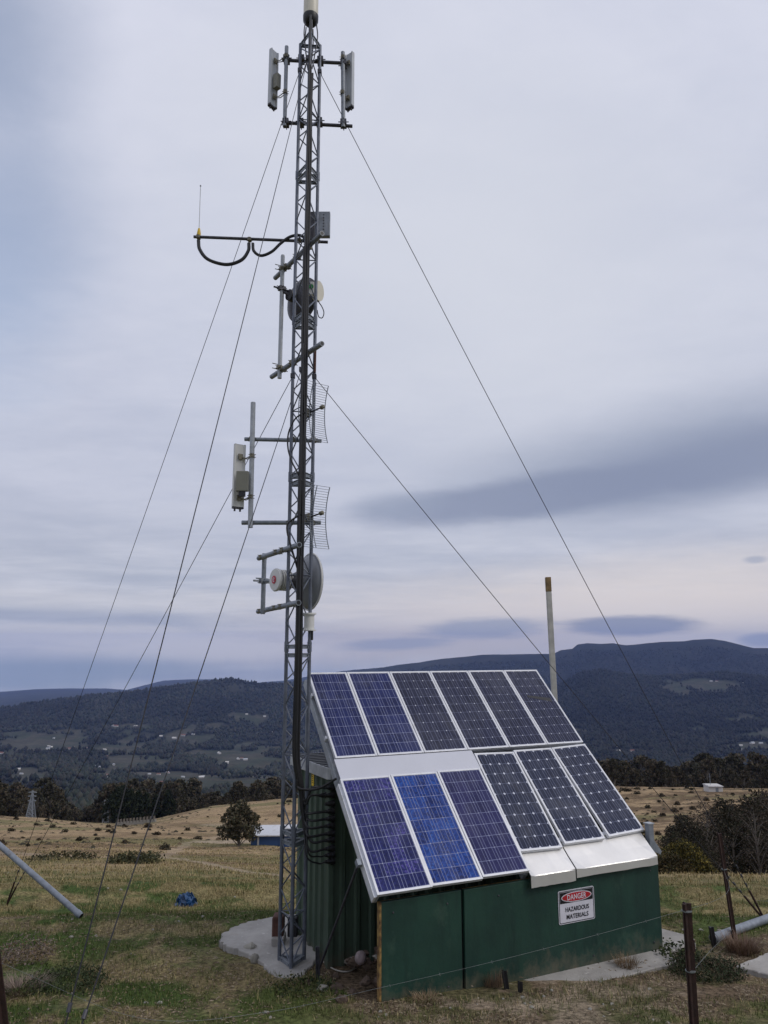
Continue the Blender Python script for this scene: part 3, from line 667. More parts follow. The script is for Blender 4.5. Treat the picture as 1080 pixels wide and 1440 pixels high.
def letters(txt, ch, cz, height, off, m, name, width):
    cu = bpy.data.curves.new(name, 'FONT'); cu.body = txt; cu.align_x = 'CENTER'; cu.align_y = 'CENTER'; cu.extrude = .0008; cu.offset = .012; cu.size = 1.0; cu.space_character = 1.04
    o = bpy.data.objects.new(name, cu); COL.objects.link(o); bpy.context.view_layer.update()
    me = bpy.data.meshes.new_from_object(o); bpy.data.objects.remove(o); bpy.data.curves.remove(cu)
    xs = [v.co.x for v in me.vertices]; ys = [v.co.y for v in me.vertices]
    kx, ky = width / (max(xs) - min(xs)), height / (max(ys) - min(ys)); mx, my = (max(xs) + min(xs)) / 2, (max(ys) + min(ys)) / 2
    base = V(sg['_b'])
    for v in me.vertices: v.co = WW(ch + (v.co.x - mx) * kx, yb - off - v.co.z, cz + (v.co.y - my) * ky) - base
    me.materials.append(M[m]); o = bpy.data.objects.new(name, me); COL.objects.link(o); o.parent = sg; o['_b'] = tuple(base)
letters('DANGER', (s0 + s1) / 2, (zs_ + q1 - .018) / 2, .05, .0105, 'white_paint', 'lettering', .235)
letters('HAZARDOUS', (s0 + s1) / 2 + .005, q0 + .128, .042, .0065, 'black_paint', 'lettering', .29)
letters('MATERIALS', (s0 + s1) / 2 + .005, q0 + .062, .042, .0065, 'black_paint', 'lettering', .27)
# post behind the array, bracket post at the right end, stone and rubble under the lean-to
pb = at(783, 1010, 10.6); pt = at(770.5, 812, 10.6); gb = onground(pb.x + .02, pb.y)
pp = thing('tall_post', 'tall pale square post with rusty top behind the solar array', 'post', gb)
dirp = (pt - gb).normalized()
axp = (dirp.cross(V((0, 1, 0))).normalized(), V((0, 1, 0)), dirp)
MB().box((gb + pt) / 2 - dirp * .1, (.07, .07, (pt - gb).length - .2), axp).build('shaft', M['post'], pp, bevel=.006)
MB().box(pt - dirp * .0985, (.073, .073, .203), axp).build('rusty_top', mat('rust_stained_top', (.3, .2, .09), .8, 0, .6, 9, .2), pp, bevel=.006)
bp = WW(3.335, .1, -2.4)
bt = thing('bracket_post', 'short galvanised square post at the right end of the flashing', 'post', bp)
topz = hit(915, 1158, bp, Bd).z
MB().box(V((bp.x, bp.y, (topz - 2.4) / 2)), (.065, .065, topz + 2.4), (Hd, Bd, ZUP)).build('shaft', M['galv'], bt, bevel=.004)
MB().box(V((bp.x, bp.y, topz + .005)), (.08, .08, .01), (Hd, Bd, ZUP)).build('cap', M['galv_light'], bt)
MB().prism([WW(3.37, .08, topz - .16), WW(3.475, .08, topz - .29), WW(3.455, .08, topz - .32), WW(3.37, .08, topz - .28)], Bd * .05).build('side_plate', M['galv'], bt)
# ------------------------------------------------------------------ lattice mast
TC = V((-.92, 8.18, 0)); RT = .142
LEG = [TC + V((RT * math.cos(R(a)), RT * math.sin(R(a)), 0)) for a in (155, -85, 35)]          # left, near, right
LL_, LF, LRr = LEG
tw = thing('lattice_mast', 'tall guyed triangular steel lattice mast in weathered zinc', 'mast', V((TC.x, TC.y, -3.05)))
JZ = [-3.08] + [-1.87 + 1.874 * k for k in range(6)]
def zz(z): return ZUP * z
for s in range(6):
    z0, z1 = JZ[s], JZ[s + 1]
    n = max(5, round((z1 - z0) / .262)); br = []
    sec = None
    for zc in ([z1 - .045, z1 + .045] if s < 5 else [z1 - .03]) + ([z0 + .06] if s == 0 else []):
        flats = MB()
        for i in range(3):
            a, b = LEG[i] + zz(zc), LEG[(i + 1) % 3] + zz(zc); d = (b - a).normalized(); nn = ZUP.cross(d)
            flats.box((a + b) / 2, ((b - a).length - .02, .006, .045), (d, nn, ZUP)); flats.box((a + b) / 2 + ZUP * .02, ((b - a).length - .03, .03, .005), (d, nn, ZUP))
            for t in (.2, .8): flats.tube([a.lerp(b, t) - nn * .016, a.lerp(b, t) + nn * .016], .009, 6)
        if sec is None: sec = flats.build('mast_section', M['galv'], tw)
        else: flats.build('joint_frame', M['galv'], sec)
    for i in range(3):
        mb = MB(); mb.tube([LEG[i] + zz(z0), LEG[i] + zz(z1)], .0195, 10)
        if s: mb.tube([LEG[i] + zz(z0 - .01), LEG[i] + zz(z0 + .1)], .0245, 10)
        mb.build('leg', M['leg'], sec, smooth=True)
        a, b = LEG[i], LEG[(i + 1) % 3]; mb = MB()
        h = (z1 - z0 - .12) / n
        for k in range(n):
            p, q = (a, b) if (k + i) % 2 else (b, a)
            mb.tube([p + zz(z0 + .06 + k * h), q + zz(z0 + .06 + (k + 1) * h)], .0075, 6)
            if k == n // 2: mb.tube([a + zz(z0 + .06 + k * h), b + zz(z0 + .06 + k * h)], .007, 6)
        mb.build('bracing', M['leg'], sec)
for i in range(3): MB().box(LEG[i] + zz(-3.07), (.11, .11, .02)).build('foot_plate', M['dark'], tw)
MB().tube([TC + zz(6.6), TC + zz(7.95)], .024, 10).build('top_spigot', M['dark'], tw)
# white omni radome on top
top = zat(23, 8.18)
om = thing('omni_antenna', 'thick white tube antenna standing on the very top of the mast', 'antenna', TC + zz(top - .1))
MB().lathe(TC + zz(top + .0), ZUP, [(0, .088), (.02, .092), (1.1, .092), (1.15, .06)], 28).build('radome', M['cream'], om, smooth=True)
MB().lathe(TC + zz(top - .13), ZUP, [(0, .045), (.02, .07), (.06, .095), (.13, .097)], 24).build('base_flange', M['black_paint'], om, smooth=True)
br = MB()
for k in range(5):
    a = 2 * math.pi * k / 5; d = V((math.cos(a), math.sin(a), 0))
    br.tube(curve_pts([TC + d * .075 + zz(top - .12), TC + d * .09 + zz(top - .3), TC + d * .06 + zz(top - .55), TC + d * .03 + zz(top - .75)], 5), .008, 6)
br.build('stay_rods', M['dark'], om)
def clampbox(mb, c, s=.045, dirs=(V((1, 0, 0)), V((0, 1, 0)), ZUP)):
    """U-bolt saddle: two plates and two bolts"""
    X, Y, Z = dirs
    mb.box(c, (s * 1.5, s * 2.1, s * 1.35), dirs)
    for k in (-1, 1):
        mb.tube([c + Z * (k * s * .5) - Y * (s * 1.7), c + Z * (k * s * .5) + Y * (s * 1.7)], s * .13, 6)
        mb.tube([c + Z * (k * s * .5) - X * (s * 1.3), c + Z * (k * s * .5) + X * (s * 1.3)], s * .13, 6)
def mount(name, label, base, tubes, clamps, m='dark', cm='dark', group=None, cs=.04, cdirs=None):
    t = thing(name, label, 'antenna mount', base, group)
    for nm, a, b, r in tubes:
        d = (b - a).normalized()
        mb = MB(); mb.tube([a, b], r, 12); o = mb.build(nm, M[m] if nm != 'upright' else M['galv' if m == 'dark' else 'galv_light'], t, smooth=True)
        for e in (a - d * .001, b + d * .001): MB().lathe(e - d * .0005, d, [(0, r * .72), (.001, r * .72)], 12).build('open_end', M['black_paint'], o)
    for c in clamps:
        mb = MB(); clampbox(mb, c, cs, cdirs or (V((1, 0, 0)), V((0, 1, 0)), ZUP)); mb.build('clamp', M[cm], t)
    return t
YM = 8.325
top_l = at(403.8, 70, YM); bot_l = at(401, 181.5, YM); top_r = at(482.5, 78, YM); bot_r = at(483, 183, YM)
cl = [at(x, y, YM - .02) for x, y in ((403, 84), (402, 173), (424, 84), (450.5, 86), (423, 173), (449, 172), (483, 90), (483, 174))]
mount('top_frame', 'dark pipe frame near the top of the mast holding two panel antennas', at(436, 130, YM),
      [('crossbar', at(397, 84.5, YM), at(486, 89, YM), .021), ('crossbar', at(397, 172.5, YM), at(495.5, 177.5, YM), .021), ('upright', top_l + V((0, -.05, 0)), bot_l + V((0, -.05, 0)), .024), ('upright', top_r + V((0, -.05, 0)), bot_r + V((0, -.05, 0)), .026)], cl, cs=.05)
def panel_antenna(label, cpx, yt, yb_, Y, face, w, dep, poleX, m='white', box=None, byt=None, cx_shift=0):
    a, b = at(cpx, yt, Y), at(cpx, yb_, Y); b = V((a.x, a.y, b.z)); f = V((*face, 0)).normalized(); s = ZUP.cross(f)
    t = thing('panel_antenna', label, 'antenna', b, 'panel antennas on the mast')
    prof = [(-.5, -.5), (-.5, .2), (-.42, .42), (-.24, .5), (-.12, .38), (.12, .38), (.24, .5), (.42, .42), (.5, .2), (.5, -.5), (.38, -.5), (.34, -.32), (-.34, -.32), (-.38, -.5)]
    MB().prism([b + s * (p * w) + f * (q * dep) for p, q in prof], a - b).build('radome', M[m], t, smooth=20)
    for z, nm in ((a, 'top_cap'), (b, 'bottom_cap')):
        MB().prism([z + s * (p * w * .99) + f * (q * dep * .99) + ZUP * (-.004 if nm == 'bottom_cap' else 0) for p, q in prof], ZUP * (.004 if nm == 'top_cap' else -.016)).build(nm, M['dark' if nm == 'bottom_cap' else 'olive'], t)
    pole = V((poleX[0], poleX[1], 0))
    for k, fr in enumerate((.2, .86)):
        z = a.z + (b.z - a.z) * fr; p0 = V((a.x, a.y, z)) - f * (dep * .5); p1 = V((pole.x, pole.y, z + .01)); mb = MB()
        mid = p0.lerp(p1, .5) - ZUP * .03
        for o_ in (-.014, .014): mb.tube([p0 + s * o_, mid + s * o_, p1 + s * o_], .006, 6)
        mb.box(p0 - f * .01, (.05, .02, .06), (s, f, ZUP)); clampbox(mb, p1, .032); mb.build('tilt_bracket', M['clamp'], t)
    cn = MB()
    for k in (-.25, .25): cn.tube([b + s * (k * w), b + s * (k * w) - ZUP * .05], .011, 8)
    cn.build('connector', M['dark'], t)
    return t, a, b, f, s
pl_ = top_l + V((0, -.05, 0)); pr_ = top_r + V((0, -.05, 0))
t, a, b, f, s = panel_antenna('grey white panel antenna on the left side of the top frame', 384.8, 73, 149, 8.36, (-.75, .55), .125, .062, pl_, 'grey')
MB().box(V((a.x, a.y, at(393, 117, 8.34).z)) - f * .075, (.07, .075, .2), (s, f, ZUP)).build('tuning_unit', M['olive'], t, bevel=.005)
panel_antenna('grey panel antenna on the right side of the top frame', 492.5, 77, 151, 8.38, (.6, .8), .115, .065, pr_, 'grey')
# whip on its boom
YB = 8.33
boom = mount('antenna_boom', 'long thin horizontal boom reaching left from the mast under the whip', at(437, 338, YB), [('boom', at(272.5, 333, YB), at(461, 340.5, YB), .0185)], [at(421, 338, YB - .03), at(446, 339, YB - .03), at(351, 337, YB - .01), at(279, 333.5, YB)], 'dark', 'clamp', cs=.028)
wb = at(279.5, 333, YB)
wh = thing('whip_antenna', 'thin upright whip antenna with yellow base at the end of the boom', 'antenna', wb)
MB().tube([at(280, 322, YB), at(282, 262, YB)], .0045, 6).build('whip', M['galv_light'], wh)
MB().lathe(at(282, 262, YB), ZUP, [(-.006, .002), (0, .009), (.012, .008), (.016, .002)], 8).build('tip', M['dark'], wh)
MB().lathe(at(279.5, 332, YB), ZUP, [(0, .02), (.03, .024), (.07, .018), (.1, .012)], 12).build('base', M['yellow'], wh, smooth=True)
def cable(label, ctrl, r, name='coax_cable', cat='cable', group=None, m='cable', n=10):
    p = curve_pts(ctrl, n); mb = MB(); mb.tube(p, r, 8); return tag(mb.build(name, M[m], org=p[0], smooth=True), label, cat, group)
C = lambda Y, *pts: [at(x, y, Y) for x, y in pts]
cable('thick black coax cable looping below the whip end of the boom', C(8.3, (279, 338), (281, 351), (293, 365), (318, 372), (339, 366), (349, 353), (350, 342)), .021)
cable('thick black coax cable dipping under the boom then rising to the mast', C(8.3, (355.5, 342), (357, 353), (367, 359.5), (382, 354), (395, 342), (408, 333), (421, 331), (429, 336), (433, 350)), .018)
# perforated box
jb = thing('equipment_box', 'pale grey perforated metal box high on the right side of the mast', 'box', at(452, 333, 8.42))
c0, c1 = at(441, 299.5, 8.42), at(464, 333.5, 8.42)
MB().box((c0 + c1) / 2, (c1.x - c0.x, .07, c0.z - c1.z)).build('casing', M['galv'], jb, bevel=.005)
hb = MB()
for k in range(7):
    for q in (.62,): hb.tube([V((c0.x + (c1.x - c0.x) * q, 8.383, c0.z + (c1.z - c0.z) * (.14 + .12 * k))), V((c0.x + (c1.x - c0.x) * q, 8.386, c0.z + (c1.z - c0.z) * (.14 + .12 * k)))], .009, 8)
hb.build('vent_holes', M['black_paint'], jb)
d0, d1 = at(431, 299, 8.36), at(442, 338, 8.36); MB().box((d0 + d1) / 2, (d1.x - d0.x, .05, d0.z - d1.z)).build('side_box', M['dark'], jb, bevel=.005)
# oblique pipe mounts
PD = V((-.686, 1.04, 0)).normalized(); PA = (PD, ZUP.cross(PD), ZUP)
def oblique(label, near, far, clampfr, group=None, r=.03):
    zn = zat(near[1], 7.9)
    A = at(near[0], near[1], 7.86); Bp = ray(far[0], far[1]); t = A.z / Bp.z if abs(Bp.z) > .02 else 1; Bp = Bp * t
    return mount('mounting_arm', label, A.lerp(Bp, .4), [('pipe', A, Bp, r)], [A.lerp(Bp, k) for k in clampfr], 'galv', 'clamp', group, .036, PA), A, Bp
_, A1, B1 = oblique('upper slanting grey pipe arm that holds the slim pole beside the mast', (453, 328), (387, 391), (.28, .5, .72))
_, A2, B2 = oblique('slanting grey pipe arm at the foot of the slim pole, above mid mast', (453, 483), (382, 530), (.3, .55, .75))
pq = A1.lerp(B1, .8); pole = V((at(396, 455, pq.y).x, pq.y - .05, 0))
pt_, pb_ = V((pole.x, pole.y, zat(361, pole.y))), V((pole.x, pole.y, zat(532, pole.y)))
po = thing('antenna_pole', 'slim bright galvanised pole clamped upright between two slanting arms', 'pole', pb_)
MB().tube([pb_, pt_], .026, 14).build('tube', M['galv_light'], po, smooth=True); MB().lathe(pt_, ZUP, [(0, .026), (.02, .022), (.03, .005)], 14).build('cap', M['galv_light'], po, smooth=True)
for y in (378, 517):
    mb = MB(); clampbox(mb, V((pole.x, pole.y, zat(y, pole.y))), .034, PA)
    for k in (-.03, .03): mb.tube([V((pole.x - .09, pole.y - .02, zat(y, pole.y) + k + .02)), V((pole.x + .02, pole.y, zat(y, pole.y) + k))], .005, 6)
    mb.build('clamp', M['clamp'], po)
def dish(c, axis, rad, depth, mb, thick=.008, n=40):
    prof = [(-depth + depth * (k / 10) ** 2, rad * k / 10) for k in range(11)]
    prof2 = [(d - thick, r) for d, r in prof]
    mb.lathe(c, axis, prof2 + [(-.006, rad * 1.0), (-.006, rad * 1.03), (.012, rad * 1.03), (.012, rad * .985)] + prof[::-1], n)
dc = at(419.5, 420, 8.72); dax = V((.7, .71, 0)).normalized()
sd_ = thing('small_dish', 'smaller dark grey microwave dish seen from behind, high on the mast', 'dish antenna', dc)
mb = MB(); dish(dc + dax * .06, dax, .28, .13, mb); mb.build('reflector', M['dark'], sd_, smooth=50)
MB().lathe(dc - dax * .03, -dax, [(0, .07), (.05, .075), (.12, .07), (.125, .05)], 18).build('hub', M['black_paint'], sd_, smooth=30)
mb = MB(); mb.tube([V((pole.x - .1, pole.y, zat(403, pole.y))), dc - dax * .14 + ZUP * .05], .012); mb.tube([V((pole.x, pole.y, zat(409, pole.y))), dc - dax * .14], .02); clampbox(mb, V((pole.x, pole.y, zat(406, pole.y))), .04, PA)
mb.build('bracket', M['dark'], sd_)
rc = at(438, 408, 8.15)
ru = thing('radio_unit', 'white rounded radio unit with a green spot behind the mast leg', 'radio unit', rc)
fa = V((.72, -.55, 0)).normalized(); fs_ = ZUP.cross(fa); rc2 = at(449, 409, 8.45)
MB().prism([rc2 + fs_ * (.085 * math.cos(k * math.pi / 12)) + ZUP * (.13 * math.sin(k * math.pi / 12)) for k in range(24)], -fa * .06).build('cover', M['cream'], ru, smooth=40)
gp = at(437.5, 403, 8.3); MB().box(at(436.5, 406, 8.33), (.1, .04, .17)).build('casing', M['white'], ru, bevel=.012)
MB().lathe(gp, V((0, -1, 0)), [(0, .03), (.006, .03), (.008, .02)], 16).build('emblem', M['green_spot'], ru)
cable('thin black cable loop hanging right of the small dish', C(8.45, (447, 423), (453, 432), (455.5, 440), (453, 447), (448, 445), (446, 436)), .006)
# mid height panel antenna on two level arms
YP = 8.33
mu = mount('antenna_outrigger', 'pipe outrigger left of mid mast with one upright and two level arms', at(425, 680, YP),
      [('crossbar', at(344, 617.5, YP), at(452, 620, YP), .0225), ('crossbar', at(340, 735, YP), at(451, 735, YP), .025), ('upright', at(356, 566, YP - .055), at(352, 742, YP - .055), .028)],
      [at(354.5, 618, YP - .02), at(352.5, 735, YP - .02), at(411, 618, YP - .03), at(441, 619, YP - .03), at(408, 735, YP - .03), at(439, 735, YP - .03)], 'galv', 'clamp', cs=.036)
pu = at(354, 660, YP - .055)
t, a, b, f, s = panel_antenna('white panel antenna with olive box left of mid mast', 337, 626, 713, 8.3, (-.55, .83), .13, .06, pu, 'white')
bx0, bx1 = at(333, 663, 8.2), at(349, 691, 8.2)
MB().box((bx0 + bx1) / 2 + V((0, -.0, 0)), (bx1.x - bx0.x, .06, bx0.z - bx1.z)).build('remote_unit', M['olive'], t, bevel=.005)
MB().box(V(((bx0.x + bx1.x) / 2, 8.2, bx1.z - .03)), (.07, .045, .055)).build('unit_base', M['black_paint'], t)
# grid antennas
def grid(label, cpx, cpy, tip, hgt, wid):
    c = at(cpx, cpy, 8.22); ax = V((.68, -.73, 0)).normalized(); w = ZUP.cross(ax); w = -w if w.y < 0 else w
    t = thing('grid_antenna', label, 'antenna', c, 'grid antennas on the mast')
    f = lambda p, q: c + w * p + ZUP * q + ax * (.55 * (p * p + q * q))
    mb = MB(); n = int(hgt / .027)
    for k in range(n + 1):
        q = -hgt / 2 + hgt * k / n
        mb.tube([f(-wid / 2 + wid * j / 8, q) for j in range(9)], .0027, 5)
    mb.build('grid_rods', M['galv'], t)
    mb = MB()
    for p in (-wid / 2, -.02, .02, wid / 2): mb.tube([f(p, -hgt / 2 + hgt * j / 12) for j in range(13)], .0055, 6)
    mb.build('edge_frame', M['galv'], t)
    tp = at(tip[0], tip[1], c.y - .13)
    MB().tube([c - ax * .05, tp], .009, 8).build('feed_arm', M['dark'], t)
    MB().lathe(tp - (tp - c).normalized() * .03, (tp - c).normalized(), [(0, .012), (.01, .024), (.05, .024), (.06, .012)], 12).build('feed_horn', M['clamp'], t, smooth=True)
    MB().box(c - ax * .06, (.05, .07, .09), (w, ax, ZUP)).build('hub', M['clamp'], t, bevel=.004)
grid('upper grid antenna of curved wires on the right of mid mast', 437, 580, (453, 572.5), .68, .37)
grid('lower grid antenna of curved wires, just above the large dish', 438, 727, (452, 721.5), .70, .37)
# large dish
_, A3, B3 = oblique('upper grey pipe arm of the large dish mount', (421, 766), (364, 785), (.35, .5, .9), 'arms of the large dish mount')
_, A4, B4 = oblique('lower grey pipe arm of the large dish mount', (420, 847.5), (363, 860), (.35, .5, .9), 'arms of the large dish mount')
q3, q4 = A3.lerp(B3, .84), A4.lerp(B4, .84); pz = V(((q3.x + q4.x) / 2, (q3.y + q4.y) / 2 - .04, 0))
dp = thing('antenna_pole', 'short grey upright pipe carrying the large dish between its two arms', 'pole', V((pz.x, pz.y, q4.z)))
MB().tube([V((pz.x, pz.y, q4.z - .06)), V((pz.x, pz.y, q3.z + .06))], .028, 14).build('tube', M['galv'], dp, smooth=True)
lc = at(428.5, 817.5, 8.5); lax = V((.86, .51, 0)).normalized()
ld = thing('large_dish', 'large pale grey round microwave dish with bright rim low on the mast', 'dish antenna', lc)
mb = MB(); dish(lc + lax * .06, lax, .305, .15, mb, .01, 56); mb.build('reflector', M['dish'], ld, smooth=50)
MB().lathe(lc + lax * .075, lax, [(0, .3), (.008, .31), (.012, .28), (.02, .02)], 56).build('front_cover', M['white'], ld, smooth=30)
rm = MB(); rp_ = [lc + lax * .062 + (ZUP * math.sin(2 * math.pi * k / 56) + ZUP.cross(lax) * math.cos(2 * math.pi * k / 56)) * .318 for k in range(57)]; rm.tube(rp_, .011, 8); rm.build('rim', M['white'], ld, smooth=True)
MB().lathe(lc - lax * .09, -lax, [(0, .11), (.05, .085), (.12, .07), (.125, .05)], 24).build('hub', M['dark'], ld, smooth=30)
mb = MB(); pj = V((pz.x, pz.y, zat(817, pz.y)))
mb.tube([pj, lc - lax * .16], .02); clampbox(mb, pj, .045, PA); mb.tube([pj - lax * .13, pj], .012); mb.tube([pj - lax * .1 + ZUP * .03, pj + ZUP * .03], .008)
mb.build('bracket', M['galv'], ld)
oc = at(390, 815.5, 8.36); oax = V((-.8, -.6, .0)).normalized()
ou = thing('outdoor_unit', 'round white radio unit with red emblem left of the large dish', 'radio unit', oc)
MB().lathe(oc, oax, [(0, .125), (.02, .13), (.035, .12), (.04, .03), (.0405, .001)], 36).build('cover', M['white'], ou, smooth=30)
fb = MB()
for k in range(5): fb.lathe(oc - oax * (.03 + k * .027), oax, [(0, .118), (.009, .118)], 28)
MB().lathe(oc - oax * .17, oax, [(0, .07), (.17, .075)], 20).build('core', M['olive'], ou); fb.build('cooling_fins', M['white'], ou)
ec = oc + oax * .042
em = MB().lathe(ec, oax, [(0, .045), (.004, .045)], 24).build('emblem', M['redlogo'], ou)
mk = MB(); u_ = ZUP.cross(oax).normalized()
for k in range(14):
    a0 = R(40 + 20 * k); mk.box(ec + oax * .0055 + u_ * (.017 * math.cos(a0)) + ZUP * (.02 * math.sin(a0)), (.009, .009, .002), (u_, ZUP, oax))
mk.box(ec + oax * .0055 + ZUP * .0, (.014, .008, .002), (u_, ZUP, oax)); mk.build('emblem_mark', M['white_paint'], em)
wg = MB(); wg.tube([oc - oax * .16, lc - lax * .18], .035, 10); wg.build('waveguide', M['dark'], ou, smooth=True)
# canister on the right leg
k0 = at(435, 862, 8.2); k1 = at(435, 887, 8.2)
cn = thing('filter_canister', 'pale grey flanged canister on the right mast leg below the dish', 'canister', k1)
MB().lathe(V((k0.x, 8.2, k1.z)), ZUP, [(0, .075), (.012, .075), (.014, .056), (k0.z - k1.z - .02, .056), (k0.z - k1.z - .018, .075), (k0.z - k1.z, .075)], 24).build('body', M['white'], cn, smooth=30)
MB().tube([V((k0.x + .035, 8.17, k1.z - .1)), V((k0.x + .035, 8.17, k1.z))], .014).build('connector', M['cable'], cn)
rt0, rt1 = at(443.5, 492, 8.22), at(442.5, 524, 8.22)
tag(MB().tube([rt0, rt1], .013, 8).build('red_conduit', M['rust_red'], org=rt1, smooth=True), 'short dark red conduit on the right mast leg near mid mast', 'conduit')
# ------------------------------------------------------------------ feeder cables down the near leg into the shed wall glands
tops = [7.7, 7.0, 6.9, 5.2, 4.6, 2.3, 1.0, 3.4]
slots = [(.004, -.034), (.03, -.024), (.052, -.01), (.028, .0), (-.02, -.03), (.05, .014), (.018, -.055), (-.004, -.057)]
CW = 'the thick bundle of black feeder cables'
for k in range(8):
    g = GL[(0, 1, 3, 4, 5, 6, 7, 8)[k]]; sx, sy = slots[k][0] * .72, -.02 + (slots[k][1] + .02) * .8; zt_ = tops[k]
    x0, y0 = LF.x + sx, LF.y + sy
    rnd = random.Random(k); ctrl = []
    z = zt_
    while z > -.9:
        ctrl.append(V((x0 + rnd.uniform(-.004, .004), y0 + rnd.uniform(-.004, .004), z))); z -= .5
    end = g; node = V((LF.x + .075 + sx * .6, LF.y + .0 + sy * .6, -1.46 - .012 * k))
    pre = end - Hd * (.13 + .02 * (k % 3)) + ZUP * (.012 if end.z > node.z else -.004)
    drop = node.z - end.z
    mid = node.lerp(pre, .45) - ZUP * (.06 + .1 * max(0, drop)); low = node + V((.012, 0, -.08))
    ctrl += [V((x0, y0, -1.05)), node + V((-.012, 0, .12)), node] + ([low] if drop > .1 else []) + [mid, pre, end]
    lab = ['black feeder cable running the whole mast and entering the top shed gland', 'black feeder cable from the top frame entering the second gland down', 'black feeder cable from the top frame entering the shed wall under the upper glands',
           'black feeder cable from the boom entering the fourth gland level of the shed wall', 'black feeder cable from the small dish height entering the middle gland', 'black feeder cable from mid mast sagging to the sixth gland of the column',
           'black feeder cable from the large dish sagging to the seventh gland of the column', 'black feeder cable arriving lowest but two at the shed wall glands'][k]
    cable(lab, ctrl, .0125 if k < 7 else .011, 'feeder_cable', 'cable', 'feeder cables from mast to shed', n=6)
cable('thin black lead drooping to the lowest shed wall gland', [LF + V((.05, -.02, -1.3)), LF + V((.1, 0, -1.62)), GL[10] - Hd * .2 + ZUP * .09, GL[10] - Hd * .07 - ZUP * .005, GL[10]], .008)
cable('thin black lead drooping to the last but one shed wall gland', [LF + V((.05, -.03, -1.25)), LF + V((.12, -.02, -1.55)), GL[9] - Hd * .18 + ZUP * .06, GL[9] - Hd * .07, GL[9]], .008)
e_ = PP(.0, 1.41, -.05)
cable('black lead crossing from the cable bundle to the edge of the array', [LF + V((.03, -.05, -1.28)), LF + V((.05, -.05, -1.36)), (LF + V((.05, -.05, -1.36))).lerp(e_, .5) - ZUP * .05, e_], .013)
cable('black jumper cable bowed out left of the mast at the upper grid antenna', C(8.0, (429, 580), (421, 584), (413, 592), (405.5, 610), (405, 630), (410, 648), (417, 662), (424, 676)), .009)
cable('black jumper cable bowed out left of the mast under the outrigger', C(8.0, (424, 723), (412, 730), (404.5, 737), (404, 748), (408, 764), (415, 788), (421, 810)), .01)
cable('thin black lead slanting down across the mast behind the large dish', C(8.05, (410, 775), (414, 785), (418, 797), (422, 815), (423, 850)), .008)
# cable hanger straps
# ------------------------------------------------------------------ guy wires
zt1, zt2 = zat(96, 8.2), zat(527, 8.2)
AR, AL = G(1077, 1297), G(9, 1273); AFp = onground(-1.55, 3.67)
def guy(label, a, b, sag, r=.0042):
    n = 40; pts = []
    for k in range(n + 1):
        t = k / n; p = a.lerp(b, t); p = p - ZUP * (sag * 4 * t * (1 - t)); pts.append(p)
    t_ = thing('guy_wire', label, 'guy wire', b, 'guy wires of the mast')
    MB().tube(pts, r, 6).build('strand', M['wire'], t_)
    d = (b - a).normalized()
    MB().tube([b - d * .42, b - d * .06], .013, 8).build('turnbuckle', M['rust'], t_)
    g = MB()
    for k in (.5, .62, .74): g.tube([b - d * (k + .02), b - d * (k - .02)], .011, 8)
    g.build('wire_grips', M['dark'], t_)
    MB().box(a, (.05, .05, .05)).build('shackle', M['dark'], t_)
guy('upper guy wire from near the mast top to the left anchor', LL_ + zz(zt1), AL, .05)
guy('lower guy wire from mid mast to the left anchor', LL_ + zz(zt2), AL, .03)
guy('upper guy wire from near the mast top down towards the viewer at left', LF + V((-.02, 0, zt1)), AFp, .04)
guy('lower guy wire from mid mast down towards the viewer at left', LF + V((-.02, 0, zt2)), AFp, .02)
guy('upper guy wire from near the mast top to the right anchor', LRr + zz(zt1), AR, .06)
guy('lower guy wire from mid mast to the right anchor over the array', LRr + zz(zt2), AR, .04)
for A_, nm in ((AL, 'small rusty ground anchor rod of the left guy wires'), (AR, 'small rusty ground anchor rod of the right guy wires')):
    d = (V((TC.x, TC.y, 3)) - A_).normalized()
    tag(MB().tube([A_ - d * .35, A_ + d * .1], .014, 8).build('guy_anchor', M['rust'], org=A_), nm, 'anchor')
# ------------------------------------------------------------------ things lying about
def picket(name, label, base, top, m='rust', w=.042, notch=False, cat='post'):
    t = thing(name, label, cat, base)
    d = (top - base).normalized(); x = V((1, 0, 0)); x = (x - d * x.dot(d)).normalized(); y = d.cross(x)
    mb = MB(); th = .007                                            # star section: three fins
    pts = []
    for k in range(3):
        a = R(90 + 120 * k + 20); e = x * math.cos(a) + y * math.sin(a); n = x * -math.sin(a) + y * math.cos(a)
        pts += [e * th * .4 - n * th * .9, e * (w * .62) - n * th * .5, e * (w * .62) + n * th * .5]
    mb.prism([base - d * .25 + p for p in pts], top - base + d * .25); mb.build('stake', M[m], t)
    return t, d, x
gA = onground(*at(979, 1500, 5.6)[:2]); tA = at(965, 1270, 5.5)
bA = at(978, 1478, 5.55); bA = V((bA.x, bA.y, H1(bA.x, bA.y)))
t, d, x = picket('star_picket', 'rusty brown steel picket with notched top in the right foreground', bA, tA, w=.052)
L_ = (tA - bA).length
MB().prism([tA - d * .004 + x * -.027 + V((0, -.012, 0)), tA - d * .004 + x * -.01 + V((0, -.012, 0)), tA - d * .1 + x * -.004 + V((0, -.012, 0)), tA - d * L_ * .99 + x * -.004 + V((0, -.012, 0)), tA - d * L_ * .99 + x * -.027 + V((0, -.012, 0))], V((0, .02, 0))).build('flange', M['rust'], t)
cp = MB(); cp.box(tA - d * .27 + x * .028, (.02, .02, .07)); cp.build('wire_clip', M['rust'], t)
for fr in (.05, .42, .8): MB().lathe(tA - d * L_ * fr, d, [(0, .034), (.006, .034)], 10).build('wire_tie', M['fwire'], t)
bB = G(1033, 1321); tB = at(1011, 1172, bB.y - .15)
